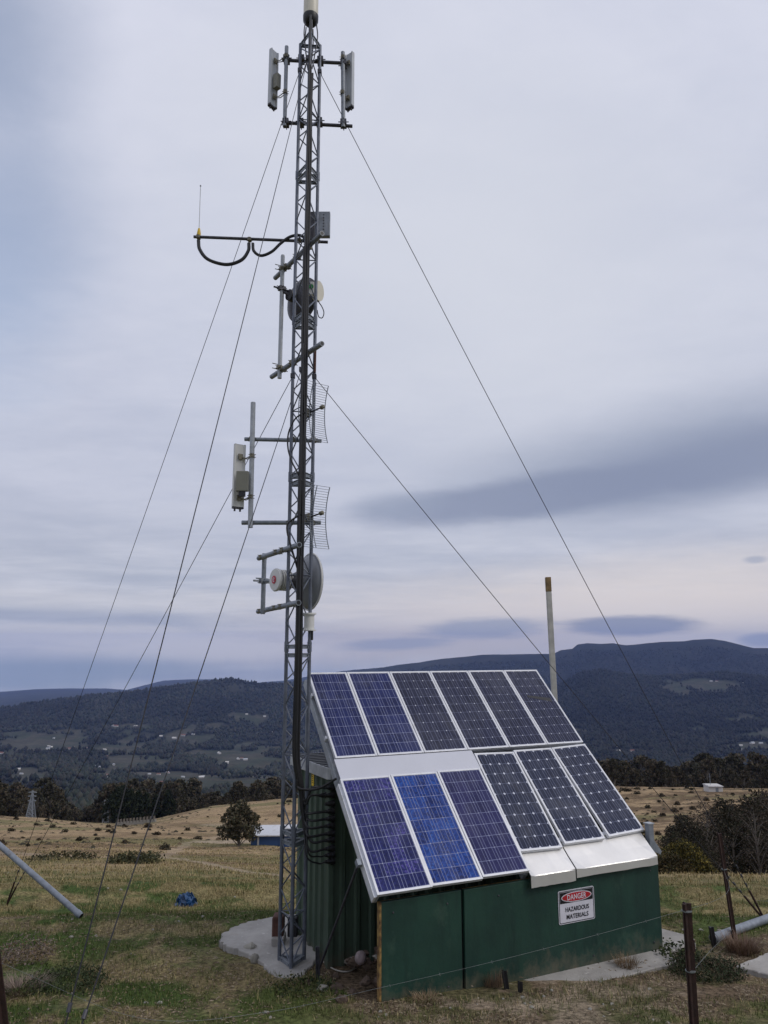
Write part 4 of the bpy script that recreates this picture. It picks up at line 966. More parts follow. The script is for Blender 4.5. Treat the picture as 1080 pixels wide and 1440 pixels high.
t, d, x = picket('fence_post', 'thin dark leaning fence post beyond the shed at right', bB, tB, w=.046); MB().lathe(bB.lerp(tB, .66), d, [(0, .03), (.006, .03)], 10).build('wire_tie', M['fwire'], t)
bC = G(1004, 1332); picket('short_stake', 'short black stake at the end of the concrete beside the grey pipe', bC, V((bC.x - .02, bC.y, bC.z + .2)), 'black_paint', .05, cat='stake')
bD, bE = G(712, 1391), G(731, 1396)
picket('short_stake', 'taller of two black stubs at the foot of the green wall', bD, V((bD.x - .02, bD.y, bD.z + .15)), 'black_paint', .045, cat='stake')
picket('short_stake', 'shorter of two black stubs at the foot of the green wall', bE, V((bE.x, bE.y, bE.z + .09)), 'black_paint', .045, cat='stake')
bF = at(24, 1475, 4.9); tF = at(-9, 1325, 4.8); bF = V((bF.x, bF.y, H1(bF.x, bF.y)))
picket('fence_post', 'dark rusty leaning post cut by the lower left edge', bF, tF, 'rust', .055)
# fence wires
def fwire(label, pts, r=.001):
    p = curve_pts(pts, 14); tw_ = MB(); tw_.tube(p, r, 5)
    for i in range(3, len(p) - 2, 5):                                # barbs
        q = p[i]; dd = (p[i + 1] - p[i]).normalized(); s_ = dd.orthogonal().normalized()
        tw_.tube([q - s_ * .012, q + s_ * .012], .0011, 4); tw_.tube([q + dd * .006 - s_.cross(dd) * .012, q + dd * .006 + s_.cross(dd) * .012], .0011, 4)
    return tag(tw_.build('fence_wire', M['fwire'], org=p[0]), label, 'wire', 'sagging fence wires')
fwire('pale barbed fence wire sagging across the front of the green wall', [at(-4, 1352, 4.85), at(200, 1432, 5.6), at(370, 1424, 6.1), at(535, 1389, 6.45), at(735, 1342, 6.8), at(930, 1289, 7.3), at(1020, 1258, 7.9), bB.lerp(tB, .66)])
fwire('pale fence wire from the rusty foreground picket to the leaning post', [tA - d * L_ * .42, at(1000, 1336, 6.8), bB.lerp(tB, .1)], .0013)
fwire('pale fence wire leading right from the leaning post', [bB.lerp(tB, .66), at(1060, 1265, bB.y + 1), at(1130, 1262, bB.y + 2)], .0013)
# lying pipes
def pipe(label, a, b, r, m='galv'):
    t = thing('steel_pipe', label, 'pipe', b); d = (b - a).normalized()
    mb = MB(); mb.tube([a, b], r, 16); mb.build('tube', M[m], t, smooth=True)
    MB().lathe(b, d, [(0, r * .82), (.002, r * .82)], 16).build('open_end', M['black_paint'], t)
    MB().lathe(b - d * .08, d, [(0, r * 1.12), (.06, r * 1.12)], 16).build('collar', M[m], t, smooth=30)
e1 = G(114, 1291); d1 = ray(-60, 1137); a1 = d1 * ((e1.y + .9) / d1.y)
pipe('grey galvanised pipe slanting into the grass at the left edge', a1, e1 + ZUP * .02, .037)
e2 = G(1003, 1328); a2 = G(1096, 1296); pipe('fat grey galvanised pipe lying on the grass at the right edge', a2 + (a2 - e2) * .6 + ZUP * .09, e2 + ZUP * .06, .046)
# blue plastic, rusty plates, ball, rope, stones
tb = G(261, 1273); mb = MB(); rnd = random.Random(4); n = 18
gv = []
for j in range(n):
    for i in range(n):
        u, w = i / (n - 1) - .5, j / (n - 1) - .5
        rad = max(abs(u), abs(w)) * 2
        h = .17 * (1 - rad ** 2.2) + .07 * (float(vnoise(i * .55, j * .55, 3)) - .5) + .03 * rnd.uniform(-1, 1)
        gv.append(tb + V((u * .3 + .03 * rnd.uniform(-1, 1), w * .34 + .03 * rnd.uniform(-1, 1), max(h, -.01) + .005)))
mb.add(gv, [(j * n + i, j * n + i + 1, (j + 1) * n + i + 1, (j + 1) * n + i) for j in range(n - 1) for i in range(n - 1)])
tag(mb.build('plastic_sheet', M['tarp'], org=tb), 'crumpled bright blue plastic sheet lying in the grass', 'plastic sheet')
rp = G(391, 1345); bx = thing('battery_box', 'old box of rust red and dark plates on the pad behind the mast feet', 'box', V((rp.x, rp.y, TP_Z)))
p_ = at(392, 1330, 8.75); zb_ = TP_Z + .01
MB().box(V((at(391, 1330, 8.75).x, 8.75, zb_ + .15)), (.12, .18, .22)).build('rusty_side', M['rust_red'], bx, bevel=.02)
MB().box(V((at(392, 1330, 8.72).x, 8.71, zb_ + .03)), (.13, .22, .08)).build('base', M['concrete'], bx, bevel=.01)
MB().box(V((at(411, 1330, 8.7).x, 8.73, zb_ + .15)), (.11, .09, .2)).build('dark_side', M['black_paint'], bx, bevel=.015)
bl = at(507, 1347, 7.6); gl_ = H1(bl.x, bl.y); 
RUB = []
tag(MB().blob(bl, (.055, .055, .06), 5, 18, 12, .05).build('round_stone', M['ball'], org=bl - ZUP * .06, smooth=True), 'round pinkish grey stone ball on the rubble under the array', 'stone')
def stone(label, c, size, seed, m='stone', group=None, n=9, mm=6):
    return tag(MB().blob(c, size, seed, n, mm, .22).build('stone', M[m], org=c - ZUP * size[2] * .5, smooth=38), label, 'stone', group)
sp_ = G(352, 1341); stone('mossy upright stone at the edge of the round concrete pad', sp_ + ZUP * .04, (.085, .05, .06), 3, 'stone')
sp_ = G(358, 1354); stone('pale small stone in front of the mossy stone by the pad', sp_ + ZUP * .03, (.045, .04, .06), 9)
rnd = random.Random(12)
for k in range(64):                                                 # rubble heap under the lean-to
    h, b = rnd.uniform(.08, .75), rnd.uniform(.12, 1.0)
    z = -2.99 + .16 * max(0, 1 - abs(b - .55) * 1.6) * (1 - abs(h - .35) * .8) + rnd.uniform(-.03, .02)
    if k > 56: h, b, z = rnd.uniform(-.35, .05), rnd.uniform(.1, .9), None
    p = WW(h, b, 0); p.z = z if z is not None else H1(p.x, p.y) + .01
    s_ = rnd.uniform(.02, .058); pale = rnd.random() < .14
    tag(MB().blob(p, (s_ * rnd.uniform(.7, 1.3), s_, s_ * rnd.uniform(.5, .9)), k, 8, 5, .3).build('rubble_stone', M['stone' if pale else 'rubble'], org=p - ZUP * s_ * .5, smooth=30), 'rough brown or grey rubble stone heaped beside the green wall under the array', 'stone', 'rubble under the array')
mb = [G(x, y) for x, y in ((415, 1352), (424, 1361), (436, 1361), (444, 1350))]
cable('pale grey rope end looping on the ground at the mast foot', [p + ZUP * .015 for p in mb] + [at(447, 1335, 7.9)], .008, 'rope', 'rope', m='rope')
cable('pale thin rope lying from the strut foot towards the rubble', [G(x, y) + ZUP * .012 for x, y in ((452, 1352), (466, 1363), (480, 1368), (494, 1367), (510, 1356))], .007, 'rope', 'rope', m='rope')
sk = at(447, 1376, 7.75); skb = onground(sk.x, sk.y)
picket('short_stake', 'thin dark stake beside the foot of the strut near the mast', skb, at(446, 1331, 7.72), 'dark', .035, cat='stake')
# small pale stones: one mesh, many copies
protos = [MB().blob((0, 0, .25), (.8, .6, .45), 100 + k, 9, 6, .25).build('stone', M['stone'], smooth=38) for k in range(4)]
rnd = random.Random(21); used = set(); n = 0
spots = [(225, 1411), (205, 1411), (135, 1317), (100, 1319), (170, 1252), (152, 1250), (285, 1290), (215, 1308), (330, 1262), (960, 1308), (1012, 1310), (986, 1309), (375, 1425), (380, 1432), (735, 1404), (748, 1418), (830, 1420)]
while len(spots) < 66:
    spots.append((rnd.uniform(0, 1080), rnd.uniform(1290, 1440)) if rnd.random() < .45 else (rnd.uniform(520, 960), 1440 - rnd.uniform(0, 1) ** 1.3 * 70))
for i, (x, y) in enumerate(spots):
    g = G(x, y)
    if inpoly(g.x, g.y, TOWERPAD) or inpoly(g.x, g.y, SHEDPAD) or inpoly(g.x, g.y, SIDEPAD): continue
    h, b = wl(g.x, g.y)
    if -.1 < h < 3.4 and -.02 < b < 2.4: continue
    k = i % 4; s_ = rnd.uniform(.01, .026) if i > 16 else rnd.uniform(.022, .042)
    o = protos[k] if k not in used else protos[k].copy()
    if k in used: COL.objects.link(o)
    used.add(k); o.location = g + OFF - ZUP * s_ * .1; o.rotation_euler = (rnd.uniform(-.3, .3), rnd.uniform(-.3, .3), rnd.uniform(0, 6)); o.scale = (s_, s_, s_)
    tag(o, 'small loose pale stone lying in the grass or soil', 'stone', 'small loose stones')
# tufts and low bushes near by
def tuft(name, label, c, rad, hgt, n, cols, seed, cat, group=None, wid=.006, spread=.8, leafy=False):
    g = np.random.default_rng(seed); c = V(c); th = g.uniform(0, 6.283, n); q = rad * np.sqrt(g.uniform(0, 1, n)) * .6
    x, y = c.x + q * np.cos(th), c.y + q * np.sin(th); z = hz(x, y) - .01
    hh = hgt * g.uniform(.5, 1.1, n); ln = spread * rad * g.uniform(.2, 1, n); t2 = th + g.normal(0, .6, n)
    col = np.array(cols)[g.integers(0, len(cols), n)] * g.uniform(.7, 1.3, (n, 1))
    w = wid * g.uniform(.6, 1.3, n)
    if not leafy:
        px, py = -np.sin(t2) * w / 2, np.cos(t2) * w / 2
        v = np.stack([np.stack([x - px, y - py, z], 1), np.stack([x + px, y + py, z], 1), np.stack([x + np.cos(t2) * ln, y + np.sin(t2) * ln, z + hh], 1)], 1)
        f = np.arange(n * 3).reshape(-1, 3); c3 = np.repeat(col, 3, 0)
    else:
        cx, cy, cz = x + np.cos(t2) * ln, y + np.sin(t2) * ln, z + hh * g.uniform(.15, 1, n)
        A = g.normal(0, 1, (n, 3)); A /= np.linalg.norm(A, axis=1)[:, None]; B = np.cross(A, g.normal(0, 1, (n, 3))); B /= np.linalg.norm(B, axis=1)[:, None]
        P = np.stack([cx, cy, cz], 1); A *= w[:, None] * 2; B *= w[:, None]
        v = np.stack([P - A, P - B, P + A, P + B], 1); f = np.arange(n * 4).reshape(-1, 4); c3 = np.repeat(col, 4, 0)
    return tag(npmesh(name, v.reshape(-1, 3), f, M['leaf'], c3, org=onground(c.x, c.y)), label, cat, group)
GREY, BROWN, DKG, YEL = (.17, .13, .11), (.16, .11, .065), (.03, .042, .02), (.12, .11, .03)
tuft('dry_bush', 'grey brown dead bush at the left edge of the grass', G(36, 1350), .2, .2, 1500, [GREY, (.2, .16, .14), BROWN, (.1, .08, .07)], 1, 'bush', wid=.006, leafy=True, spread=1.0)
tuft('low_bush', 'dark green low bush in the grass at lower left', G(92, 1385), .3, .1, 2400, [DKG, (.04, .055, .025), (.06, .07, .03)], 2, 'bush', wid=.007, leafy=True)
tuft('dry_bush', 'pale dry bush below the left pipe end', G(28, 1390), .3, .12, 700, [(.25, .2, .15), GREY], 3, 'bush')
tuft('dry_bush', 'reddish dry grass tussock right of the rusty picket', G(1044, 1340), .22, .2, 700, [(.22, .14, .11), (.26, .19, .14), BROWN], 4, 'bush', wid=.007)
tuft('low_bush', 'dark green low bush behind the rusty picket', G(993, 1370), .28, .15, 2800, [DKG, (.045, .055, .028), (.07, .06, .04)], 5, 'bush', wid=.007, leafy=True)
tuft('low_bush', 'green weed at the near corner of the concrete beside the picket', G(952, 1348), .2, .13, 600, [(.05, .065, .02), DKG], 6, 'bush', wid=.011, leafy=True)
tuft('dry_bush', 'straw tuft growing at the joint of the green wall panels', G(694, 1386), .13, .17, 260, [(.28, .2, .13), (.2, .14, .1)], 7, 'bush')
tuft('dry_bush', 'straw tuft on the front edge of the concrete under the danger sign', G(882, 1364), .14, .16, 380, [(.26, .19, .12), BROWN], 8, 'bush')
tuft('low_bush', 'green weeds between the mast pad and the strut foot', G(425, 1392), .24, .08, 600, [(.06, .075, .025), DKG, (.1, .1, .04)], 9, 'bush', wid=.009, leafy=True)
tuft('dry_bush', 'dry tussock at the left end of the green wall foot', G(600, 1408), .16, .07, 240, [(.3, .22, .14), BROWN], 10, 'bush')
tuft('dry_bush', 'dry stalks scattered right of the mast pad bushes', G(350, 1330), .3, .08, 500, [(.3, .22, .15), BROWN], 13, 'bush')
tuft('low_bush', 'leaning green brown shrub clump in mid paddock at left', G(190, 1214), .7, .3, 1200, [(.045, .05, .025), (.08, .075, .035)], 14, 'bush', wid=.03, leafy=True)
tuft('low_bush', 'long flat dark shrub patch in the left paddock', G(88, 1208), 1.1, .16, 700, [(.05, .052, .028), (.09, .08, .04)], 15, 'bush', wid=.035, leafy=True)
# ------------------------------------------------------------------ trees, far sheds, pylons, the valley
def leaves(name, pts_r, leaf, cols, seed, parent, per=26):
    """crown: leaf-sized faces gathered in clumps through the crown's volume; pts_r = [(centre, radius)]"""
    g = np.random.default_rng(seed); P = []
    for c, r in pts_r:
        k = int(per * (r / pts_r[0][1]) ** 2) + 6
        d = g.normal(0, 1, (k, 3)); d /= np.linalg.norm(d, axis=1)[:, None]
        q = np.array(c) + d * r * (g.uniform(.2, 1, (k, 1)) ** .5) * np.array([1, 1, .8]); P.append(np.c_[q, np.full(k, g.uniform(.65, 1.35))])
    P = np.concatenate(P); n = len(P)
    A = g.normal(0, 1, (n, 3)); A /= np.linalg.norm(A, axis=1)[:, None]; B = np.cross(A, g.normal(0, 1, (n, 3))); B /= np.linalg.norm(B, axis=1)[:, None]
    s = leaf * g.uniform(.5, 1.4, (n, 1)); A *= s; B *= s * .55
    v = np.stack([P[:, :3] - A, P[:, :3] - B, P[:, :3] + A, P[:, :3] + B], 1)
    c = np.array(cols)[g.integers(0, len(cols), n)] * P[:, 3:4] * g.uniform(.75, 1.25, (n, 1))
    return npmesh(name, v.reshape(-1, 3), np.arange(n * 4).reshape(-1, 4), M['leaf'], np.repeat(c, 4, 0), parent=parent)
def make_tree(name, label, cat, h, crown_w, trunk_fr, seed, cols, leaf, group=None, lobes=22, per=26, conic=False, base=V((0, 0, 0)), trunk_r=None, bare=.0):
    rnd = random.Random(seed); t = thing(name, label, cat, base, group); base = V(base)
    tr = trunk_r or h * .018; mb = MB()
    lean = V((rnd.uniform(-.05, .05), rnd.uniform(-.05, .05), 0)) * h
    pts = [base - ZUP * .3] + [base + lean * (k / 6) ** 2 + V((rnd.uniform(-.01, .01) * h, rnd.uniform(-.01, .01) * h, h * .88 * k / 6)) for k in range(7)]
    mb.tube(pts, [tr * 1.25] + [tr * (1 - .13 * k) for k in range(7)], 7)
    cl = []
    for k in range(lobes):
        fr = trunk_fr + (1 - trunk_fr) * ((k + .5) / lobes); a = k * 2.4 + rnd.uniform(-.5, .5)
        t_ = (fr - trunk_fr) / (1 - trunk_fr)
        prof = (1 - t_) ** .8 + .08 if conic else (math.sin(math.pi * min(1, .16 + .8 * t_)) ** .7)
        rad = crown_w / 2 * prof * rnd.uniform(.45, 1.0)
        c = base + lean * fr ** 2 + V((math.cos(a) * rad, math.sin(a) * rad, h * fr * .96 + rnd.uniform(-.03, .03) * h))
        cl.append((tuple(c), crown_w * (.16 if not conic else .13) * rnd.uniform(.7, 1.25)))
        root = pts[1 + min(5, int(max(0, fr - .18) / .88 * 6))]
        mid = root.lerp(c, .55) + ZUP * (.02 * h)
        mb.tube([root, mid, c], [tr * .42, tr * .25, tr * .08], 5, cap=False)
    mb.build('trunk', M['gum_bark' if name == 'gum_tree' else 'bark'], t, smooth=True)
    leaves('crown', cl, leaf, cols, seed + 5, t, per)
    return t
GUM = [(.055, .052, .032), (.075, .064, .042), (.038, .038, .025), (.09, .07, .048)]
DARKP = [(.018, .026, .016), (.028, .035, .02), (.014, .02, .014)]
# the lone paddock tree
tb_ = G(336, 1190); make_tree('paddock_tree', 'lone round gum tree standing beside the small blue shed', 'tree', 3.35, 3.3, .22, 3, [(.06, .055, .035), (.09, .075, .045), (.04, .042, .025)], .12, None, 38, 130, base=tb_, trunk_r=.11)
gp = [make_tree('gum_tree', 'tall dark gum tree in the wood behind the paddock crest', 'tree', 16, (6.5, 5.5, 7.5)[k], (.42, .5, .36)[k], 40 + k, [GUM, GUM[:3], GUM[1:]][k], .42, 'trees behind the paddock crest', 26, 46) for k in range(3)]
pp_ = make_tree('pine_tree', 'broad dark pine tree in the cluster at the low end of the paddock', 'tree', 12, 7, .08, 61, DARKP, .36, 'pine trees at the paddock end', 40, 60, conic=True)
kids_index()
first = set()
def plant(proto, loc, rz, sc, label=None):
    if proto.name in first: return copytree(proto, None, loc, rz, sc, label)
    first.add(proto.name); proto.location = V(loc) + OFF; proto.rotation_euler = (0, 0, rz); proto.scale = (sc, sc, sc); return proto
rnd = random.Random(5)
def spot(px, r):
    d = ray(px, 1000); k = r / math.hypot(d.x, d.y); return d.x * k, d.y * k
for band, (n, ra, rb, pxs, ytop) in enumerate(((62, 228, 262, (-40, 420), 1110), (60, 262, 330, (-40, 440), 1103), (40, 215, 262, (800, 1120), 1075), (44, 262, 330, (790, 1120), 1068))):
    for k in range(n):
        px = pxs[0] + (pxs[1] - pxs[0]) * (k + rnd.uniform(.1, .9)) / n; r = rnd.uniform(ra, rb)
        if band < 2 and 112 < px < 160: r += 45
        x, y = spot(px, r); z = H1(x, y)
        zt_ = ray(px, ytop + rnd.uniform(-9, 24) + (34 if band < 2 and 95 < px < 160 else 0)); zt_ = zt_.z / math.hypot(zt_.x, zt_.y) * r
        plant(gp[k % 3], (x, y, z), rnd.uniform(0, 6.28), max(.35, min(2.3, (zt_ - z) / 15.6)))
for k, (px, yt, r) in enumerate(((163, 1118, 196), (172, 1108, 200), (181, 1106, 205), (191, 1111, 199), (201, 1113, 205), (212, 1116, 208), (226, 1119, 214), (243, 1112, 212))):
    x, y = spot(px, r); z = H1(x, y); d = ray(px, yt); zt_ = d.z / math.hypot(d.x, d.y) * r
    plant(pp_, (x, y, z), k * 1.3, max(.2, (zt_ - z) / 11.8))
# scrub on the right, in the dip behind the near grass
sp0 = make_tree('scrub_tree', 'bushy dark brown green tree in the gully right of the shed', 'tree', 5, 4.2, .1, 71, [(.03, .03, .018), (.05, .042, .026), (.04, .03, .022), (.02, .024, .014)], .1, 'gully trees right of the shed', 34, 130)
sp1 = make_tree('scrub_tree', 'thin half bare brown tree in the gully right of the shed', 'tree', 5.5, 3.4, .2, 74, [(.06, .045, .035), (.075, .06, .045), (.04, .034, .025)], .07, 'bare trees in the gully', 28, 60)
kids_index()
for k, (px, yt, r) in enumerate(((955, 1146, 62), (985, 1128, 58), (1018, 1134, 66), (1050, 1120, 55), (1085, 1108, 50), (1110, 1115, 60), (966, 1168, 46), (1000, 1160, 44), (1040, 1158, 42), (1074, 1150, 40), (930, 1182, 70), (1062, 1112, 72), (1010, 1122, 80), (945, 1165, 75), (1100, 1150, 38), (958, 1152, 37), (984, 1143, 39), (1016, 1136, 41), (940, 1160, 52), (1050, 1132, 38), (972, 1180, 36))):
    x, y = spot(px, r); z = H1(x, y); d = ray(px, yt); zt_ = d.z / math.hypot(d.x, d.y) * r
    plant((sp0, sp1, sp0)[k % 3], (x, y, z), k * 2.1, max(.2, (zt_ - z) / (5.0 if k % 3 != 1 else 5.4)))
gx, gy = spot(950, 31); gz = H1(gx, gy); d = ray(950, 1190); zt_ = d.z / math.hypot(d.x, d.y) * 31
make_tree('gorse_bush', 'yellow green gorse bush just right of the green wall', 'bush', zt_ - gz, 1.9, .02, 80, [(.1, .085, .02), (.05, .05, .018), (.15, .115, .025), (.03, .028, .014)], .04, None, 34, 200, base=V((gx, gy, gz)), trunk_r=.03)
gx, gy = spot(928, 29); gz = H1(gx, gy); d = ray(928, 1206); zt_ = d.z / math.hypot(d.x, d.y) * 29
make_tree('gorse_bush', 'smaller brown gorse bush partly behind the green wall end', 'bush', zt_ - gz, 1.5, .02, 83, [(.05, .04, .016), (.035, .034, .015), (.07, .05, .02)], .04, None, 30, 160, base=V((gx, gy, gz)), trunk_r=.03)
# tussocks dotted over the paddock: copies
def tproto(seed, cols):
    g = np.random.default_rng(seed); n = 130; d = g.normal(0, 1, (n, 3)); d /= np.linalg.norm(d, axis=1)[:, None]; d[:, 2] = np.abs(d[:, 2])
    P = d * np.array([.5, .4, .42]) * g.uniform(.4, 1, (n, 1)); A = g.normal(0, 1, (n, 3)) * .07; A[:, 2] += .05; B = g.normal(0, 1, (n, 3)) * .05
    v = np.stack([P - A, P - B, P + A, P + B], 1); c = np.array(cols)[g.integers(0, len(cols), n)] * g.uniform(.7, 1.3, (n, 1))
    return npmesh('tussock', v.reshape(-1, 3), np.arange(n * 4).reshape(-1, 4), M['leaf'], np.repeat(c, 4, 0))
tps = [tproto(90 + k, cc) for k, cc in enumerate(([(.05, .045, .028), (.07, .055, .032)], [(.06, .05, .03), (.04, .036, .022)], [(.08, .055, .03), (.05, .04, .025)]))]
k = 0; cnt = 0
while cnt < 210:
    k += 1; left = k % 2
    px = rnd.uniform(-10, 430) if left else rnd.uniform(850, 1085)
    y = rnd.uniform(1125, 1198) if left else rnd.uniform(1109, 1185)
    g = G(px, y, 20, 260); r = math.hypot(g.x, g.y)
    if r > 190 or r < 40: continue
    if left and fbm(np.array([g.x / 9]), np.array([g.y / 9]), 3, 99)[0] < .47: continue
    if float(trackmask(np.array([g.x]), np.array([g.y]))[0]) > .3: continue
    o = tps[cnt % 3] if cnt < 3 else tps[cnt % 3].copy()
    if cnt >= 3: COL.objects.link(o)
    sc = rnd.uniform(.25, .9) ** 1.5 * (1 + r / 240); o.location = g + OFF; o.scale = (sc * 1.3, sc, sc); o.rotation_euler = (0, 0, rnd.uniform(0, 6.3))
    tag(o, 'dark low tussock dotted on the straw coloured paddock slope', 'tussock', 'tussocks on the paddock'); cnt += 1
gq = np.random.default_rng(77); nq = 3200
rq = gq.uniform(52, 192, nq); aq = np.where(gq.uniform(0, 1, nq) < .5, gq.uniform(-.55, -.08, nq), gq.uniform(.24, .56, nq)); xq, yq = rq * np.sin(aq), rq * np.cos(aq)
kq = (fbm(xq / 8, yq / 5, 3, 99) > .5) & (trackmask(xq, yq) < .3); xq, yq = xq[kq], yq[kq]; nq = len(xq); zq = hz(xq, yq); sq = gq.uniform(.05, .24, nq) * (1 + rq[kq] / 300)
vq = np.empty((nq, 7, 3)); vq[:, 6] = np.stack([xq, yq, zq + sq * gq.uniform(.35, .8, nq)], 1)
for j in range(6): tq = j * 1.047 + gq.uniform(-.3, .3, nq); mq = sq * gq.uniform(.6, 1.5, nq); vq[:, j] = np.stack([xq + mq * np.cos(tq), yq + mq * .7 * np.sin(tq), zq + gq.uniform(-.03, .06, nq)], 1)
fq = (np.arange(nq)[:, None, None] * 7 + np.array([(j, (j + 1) % 6, 6) for j in range(6)])[None]).reshape(-1, 3)
cq = np.array([(.06, .05, .03), (.09, .07, .042), (.04, .036, .022), (.12, .085, .05)])[gq.integers(0, 4, nq)]
tag(npmesh('paddock_scrub', vq.reshape(-1, 3), fq, M['leaf'], np.repeat(cq, 7, 0)), 'countless small dark tufts speckling the paddock slope', 'scrub', kind='stuff')
# blue shed and white hut
bs = G(375, 1189.5); sx = V((1, .06, 0)).normalized(); sy = ZUP.cross(sx); L_, D_, Hh = 6.0, 3.0, 1.55
r_ = math.hypot(bs.x, bs.y); k_ = r_ / F
L_, D_, Hh = 73 * k_, 2.6, 15 * k_
c = G(392, 1190); zf = c.z - .1
sh_ = thing('blue_shed', 'small blue sheet metal shed with white roof out in the paddock', 'shed', V((c.x, c.y, zf)))
w = lambda a, b, z: V((c.x, c.y, zf)) + sx * a + sy * b + ZUP * z
MB().box(w(0, D_ / 2, Hh / 2), (L_, D_, Hh), (sx, sy, ZUP)).build('wall', M['shed_blue'], sh_)
MB().prism([w(-L_ / 2 - .15, -.25, Hh - .02), w(-L_ / 2 - .15, D_ + .2, Hh + .2), w(-L_ / 2 - .15, D_ + .2, Hh + .28), w(-L_ / 2 - .15, -.25, Hh + .06)], sx * (L_ + .3)).build('roof', M['roof_white'], sh_)
MB().box(w(-L_ / 2 + .62, -.02, Hh * .46), (.16, .06, Hh * .85), (sx, sy, ZUP)).build('door_post', M['sheet'], sh_)
MB().box(w(.6, -.03, Hh * .45), (1.1, .05, Hh * .82), (sx, sy, ZUP)).build('door', M['shed_blue'], sh_)
hc = G(1003, 1112.5, 20, 300); r_ = math.hypot(hc.x, hc.y); k_ = r_ / F
ht = thing('white_hut', 'tiny white hut with a thin aerial on the far paddock crest', 'hut', hc)
MB().box(hc + ZUP * (3.2 * k_), (17 * k_, 2.5, 6.4 * k_ + .4)).build('wall', M['houseW'], ht)
MB().prism([hc + V((-9.2 * k_, -1.5, 6.4 * k_)), hc + V((9.2 * k_, -1.5, 6.4 * k_)), hc + V((9.2 * k_, 1.4, 6.7 * k_)), hc + V((-9.2 * k_, 1.4, 6.7 * k_))], ZUP * .1).build('roof', M['roof_white'], ht)
MB().box(hc + V((1.5 * k_, -1.27, 2.6 * k_)), (3.2 * k_, .06, 5.2 * k_)).build('door', M['galv'], ht)
MB().tube([hc + V((-3 * k_, 0, 6 * k_)), hc + V((-3 * k_, 0, 21 * k_))], .05, 6).build('aerial', M['galv'], ht)
wa, wb = G(163, 1160.5, 20, 300), G(219, 1156, 20, 300)
st_ = thing('stock_yard_wall', 'long low grey wall of a stock yard at the far end of the paddock', 'wall', wa)
d = (wb - wa).normalized(); nn = ZUP.cross(d)
MB().box((wa + wb) / 2 + ZUP * .2, ((wb - wa).length, .3, .7), (d, nn, ZUP)).build('wall', M['stone'], st_)
mb = MB()
for k in range(12): mb.box(wa.lerp(wb, (k + .5) / 12) + ZUP * .7, (.25, .35, .9), (d, nn, ZUP))
mb.build('rail_posts', M['bark'], st_)
def pylon(label, px, yt, ybm, r):
    d = ray(px, ybm); k = r / math.hypot(d.x, d.y); b = d * k; d2 = ray(px, yt); top = d2.z / math.hypot(d2.x, d2.y) * r
    gz = H1(b.x, b.y); b.z = gz; h = top - gz; t = thing('power_pylon', label, 'pylon', b, 'pylons below the paddock'); w0 = h * .13; tr = .16
    mb = MB()
    for i in (-1, 1):
        for j in (-1, 1):
            mb.tube([b + V((i * w0, j * w0, 0)), b + V((i * w0 * .28, j * w0 * .28, h * .7)), b + V((0, 0, h))], tr, 4)
    for k in range(6):
        f0, f1 = k / 8.5, (k + 1) / 8.5; s0_, s1_ = w0 * (1 - f0 * .99), w0 * (1 - f1 * .99)
        for j in (-1, 1):
            mb.tube([b + V((-s0_, j * s0_, h * f0)), b + V((s1_, j * s1_, h * f1))], tr * .7, 4); mb.tube([b + V((s0_, j * s0_, h * f0)), b + V((-s1_, j * s1_, h * f1))], tr * .7, 4)
    mb.build('tower', M['galv'], t)
    for f in (.68, .82, .94): MB().tube([b + V((-h * .13, 0, h * f)), b + V((0, 0, h * (f + .02))), b + V((h * .13, 0, h * f))], tr, 4).build('crossarm', M['galv'], t)
pylon('grey lattice power pylon among gum trees at far left', 43, 1112, 1150, 204); pylon('pale lattice power pylon left of the pine cluster', 149, 1124, 1162, 196)
# valley houses
def house(kind):
    t = thing('house', 'tiny pale roofed house in the wooded valley', 'house', V((0, 0, 0)), 'houses scattered in the valley')
    MB().box((0, 0, 1.5), (14, 9, 4.5)).build('wall', M['houseW'], t)
    MB().prism([V((-7.6, -5.2, 3.6)), V((-7.6, 5.2, 3.6)), V((-7.6, 0, 6.4))], V((15.2, 0, 0))).build('roof', M[kind], t)
    return t
hp = [house('houseG'), house('houseR'), house('houseW')]; kids_index()
HP = [(160, 1076), (114, 1082), (143, 1099), (157, 1096), (216, 1082), (283, 1094), (285, 1093), (378, 1082), (374, 1083), (212, 1047), (258, 1035), (245, 1039), (159, 1021), (163, 1022), (191, 1022), (90, 1055), (96, 1062), (25, 1083), (30, 1089), (58, 1077), (72, 1051), (133, 1078), (243, 1099), (147, 1055), (130, 1057), (155, 1006), (347, 1005), (372, 1008), (300, 1052), (100, 1060), (105, 1064), (121, 1052), (335, 1068), (345, 1069), (340, 1067), (870, 1057), (880, 1056), (890, 1057), (1042, 1049), (1058, 1046), (1000, 1068), (1012, 1070), (1000, 958.5), (1008, 958.5), (1045, 960.5), (1070, 1046)]
HP += [(rnd.gauss(105, 30), rnd.gauss(1062, 12)) for _ in range(16)] + [(rnd.uniform(130, 300), rnd.gauss(1095, 5)) for _ in range(12)] + [(rnd.uniform(0, 390), rnd.uniform(1010, 1095)) for _ in range(14)] + [(rnd.uniform(860, 1080), rnd.uniform(1045, 1075)) for _ in range(8)]
for k, (x, y) in enumerate(HP):
    g = G(x, y, 300, 7000)
    plant(hp[k % 3], g, rnd.uniform(-.5, .5) + (1.57 if k % 4 == 0 else 0), rnd.uniform(.7, 1.25) * (1.2 if k < 14 else 1) * (.6 if y > 1085 else .85))
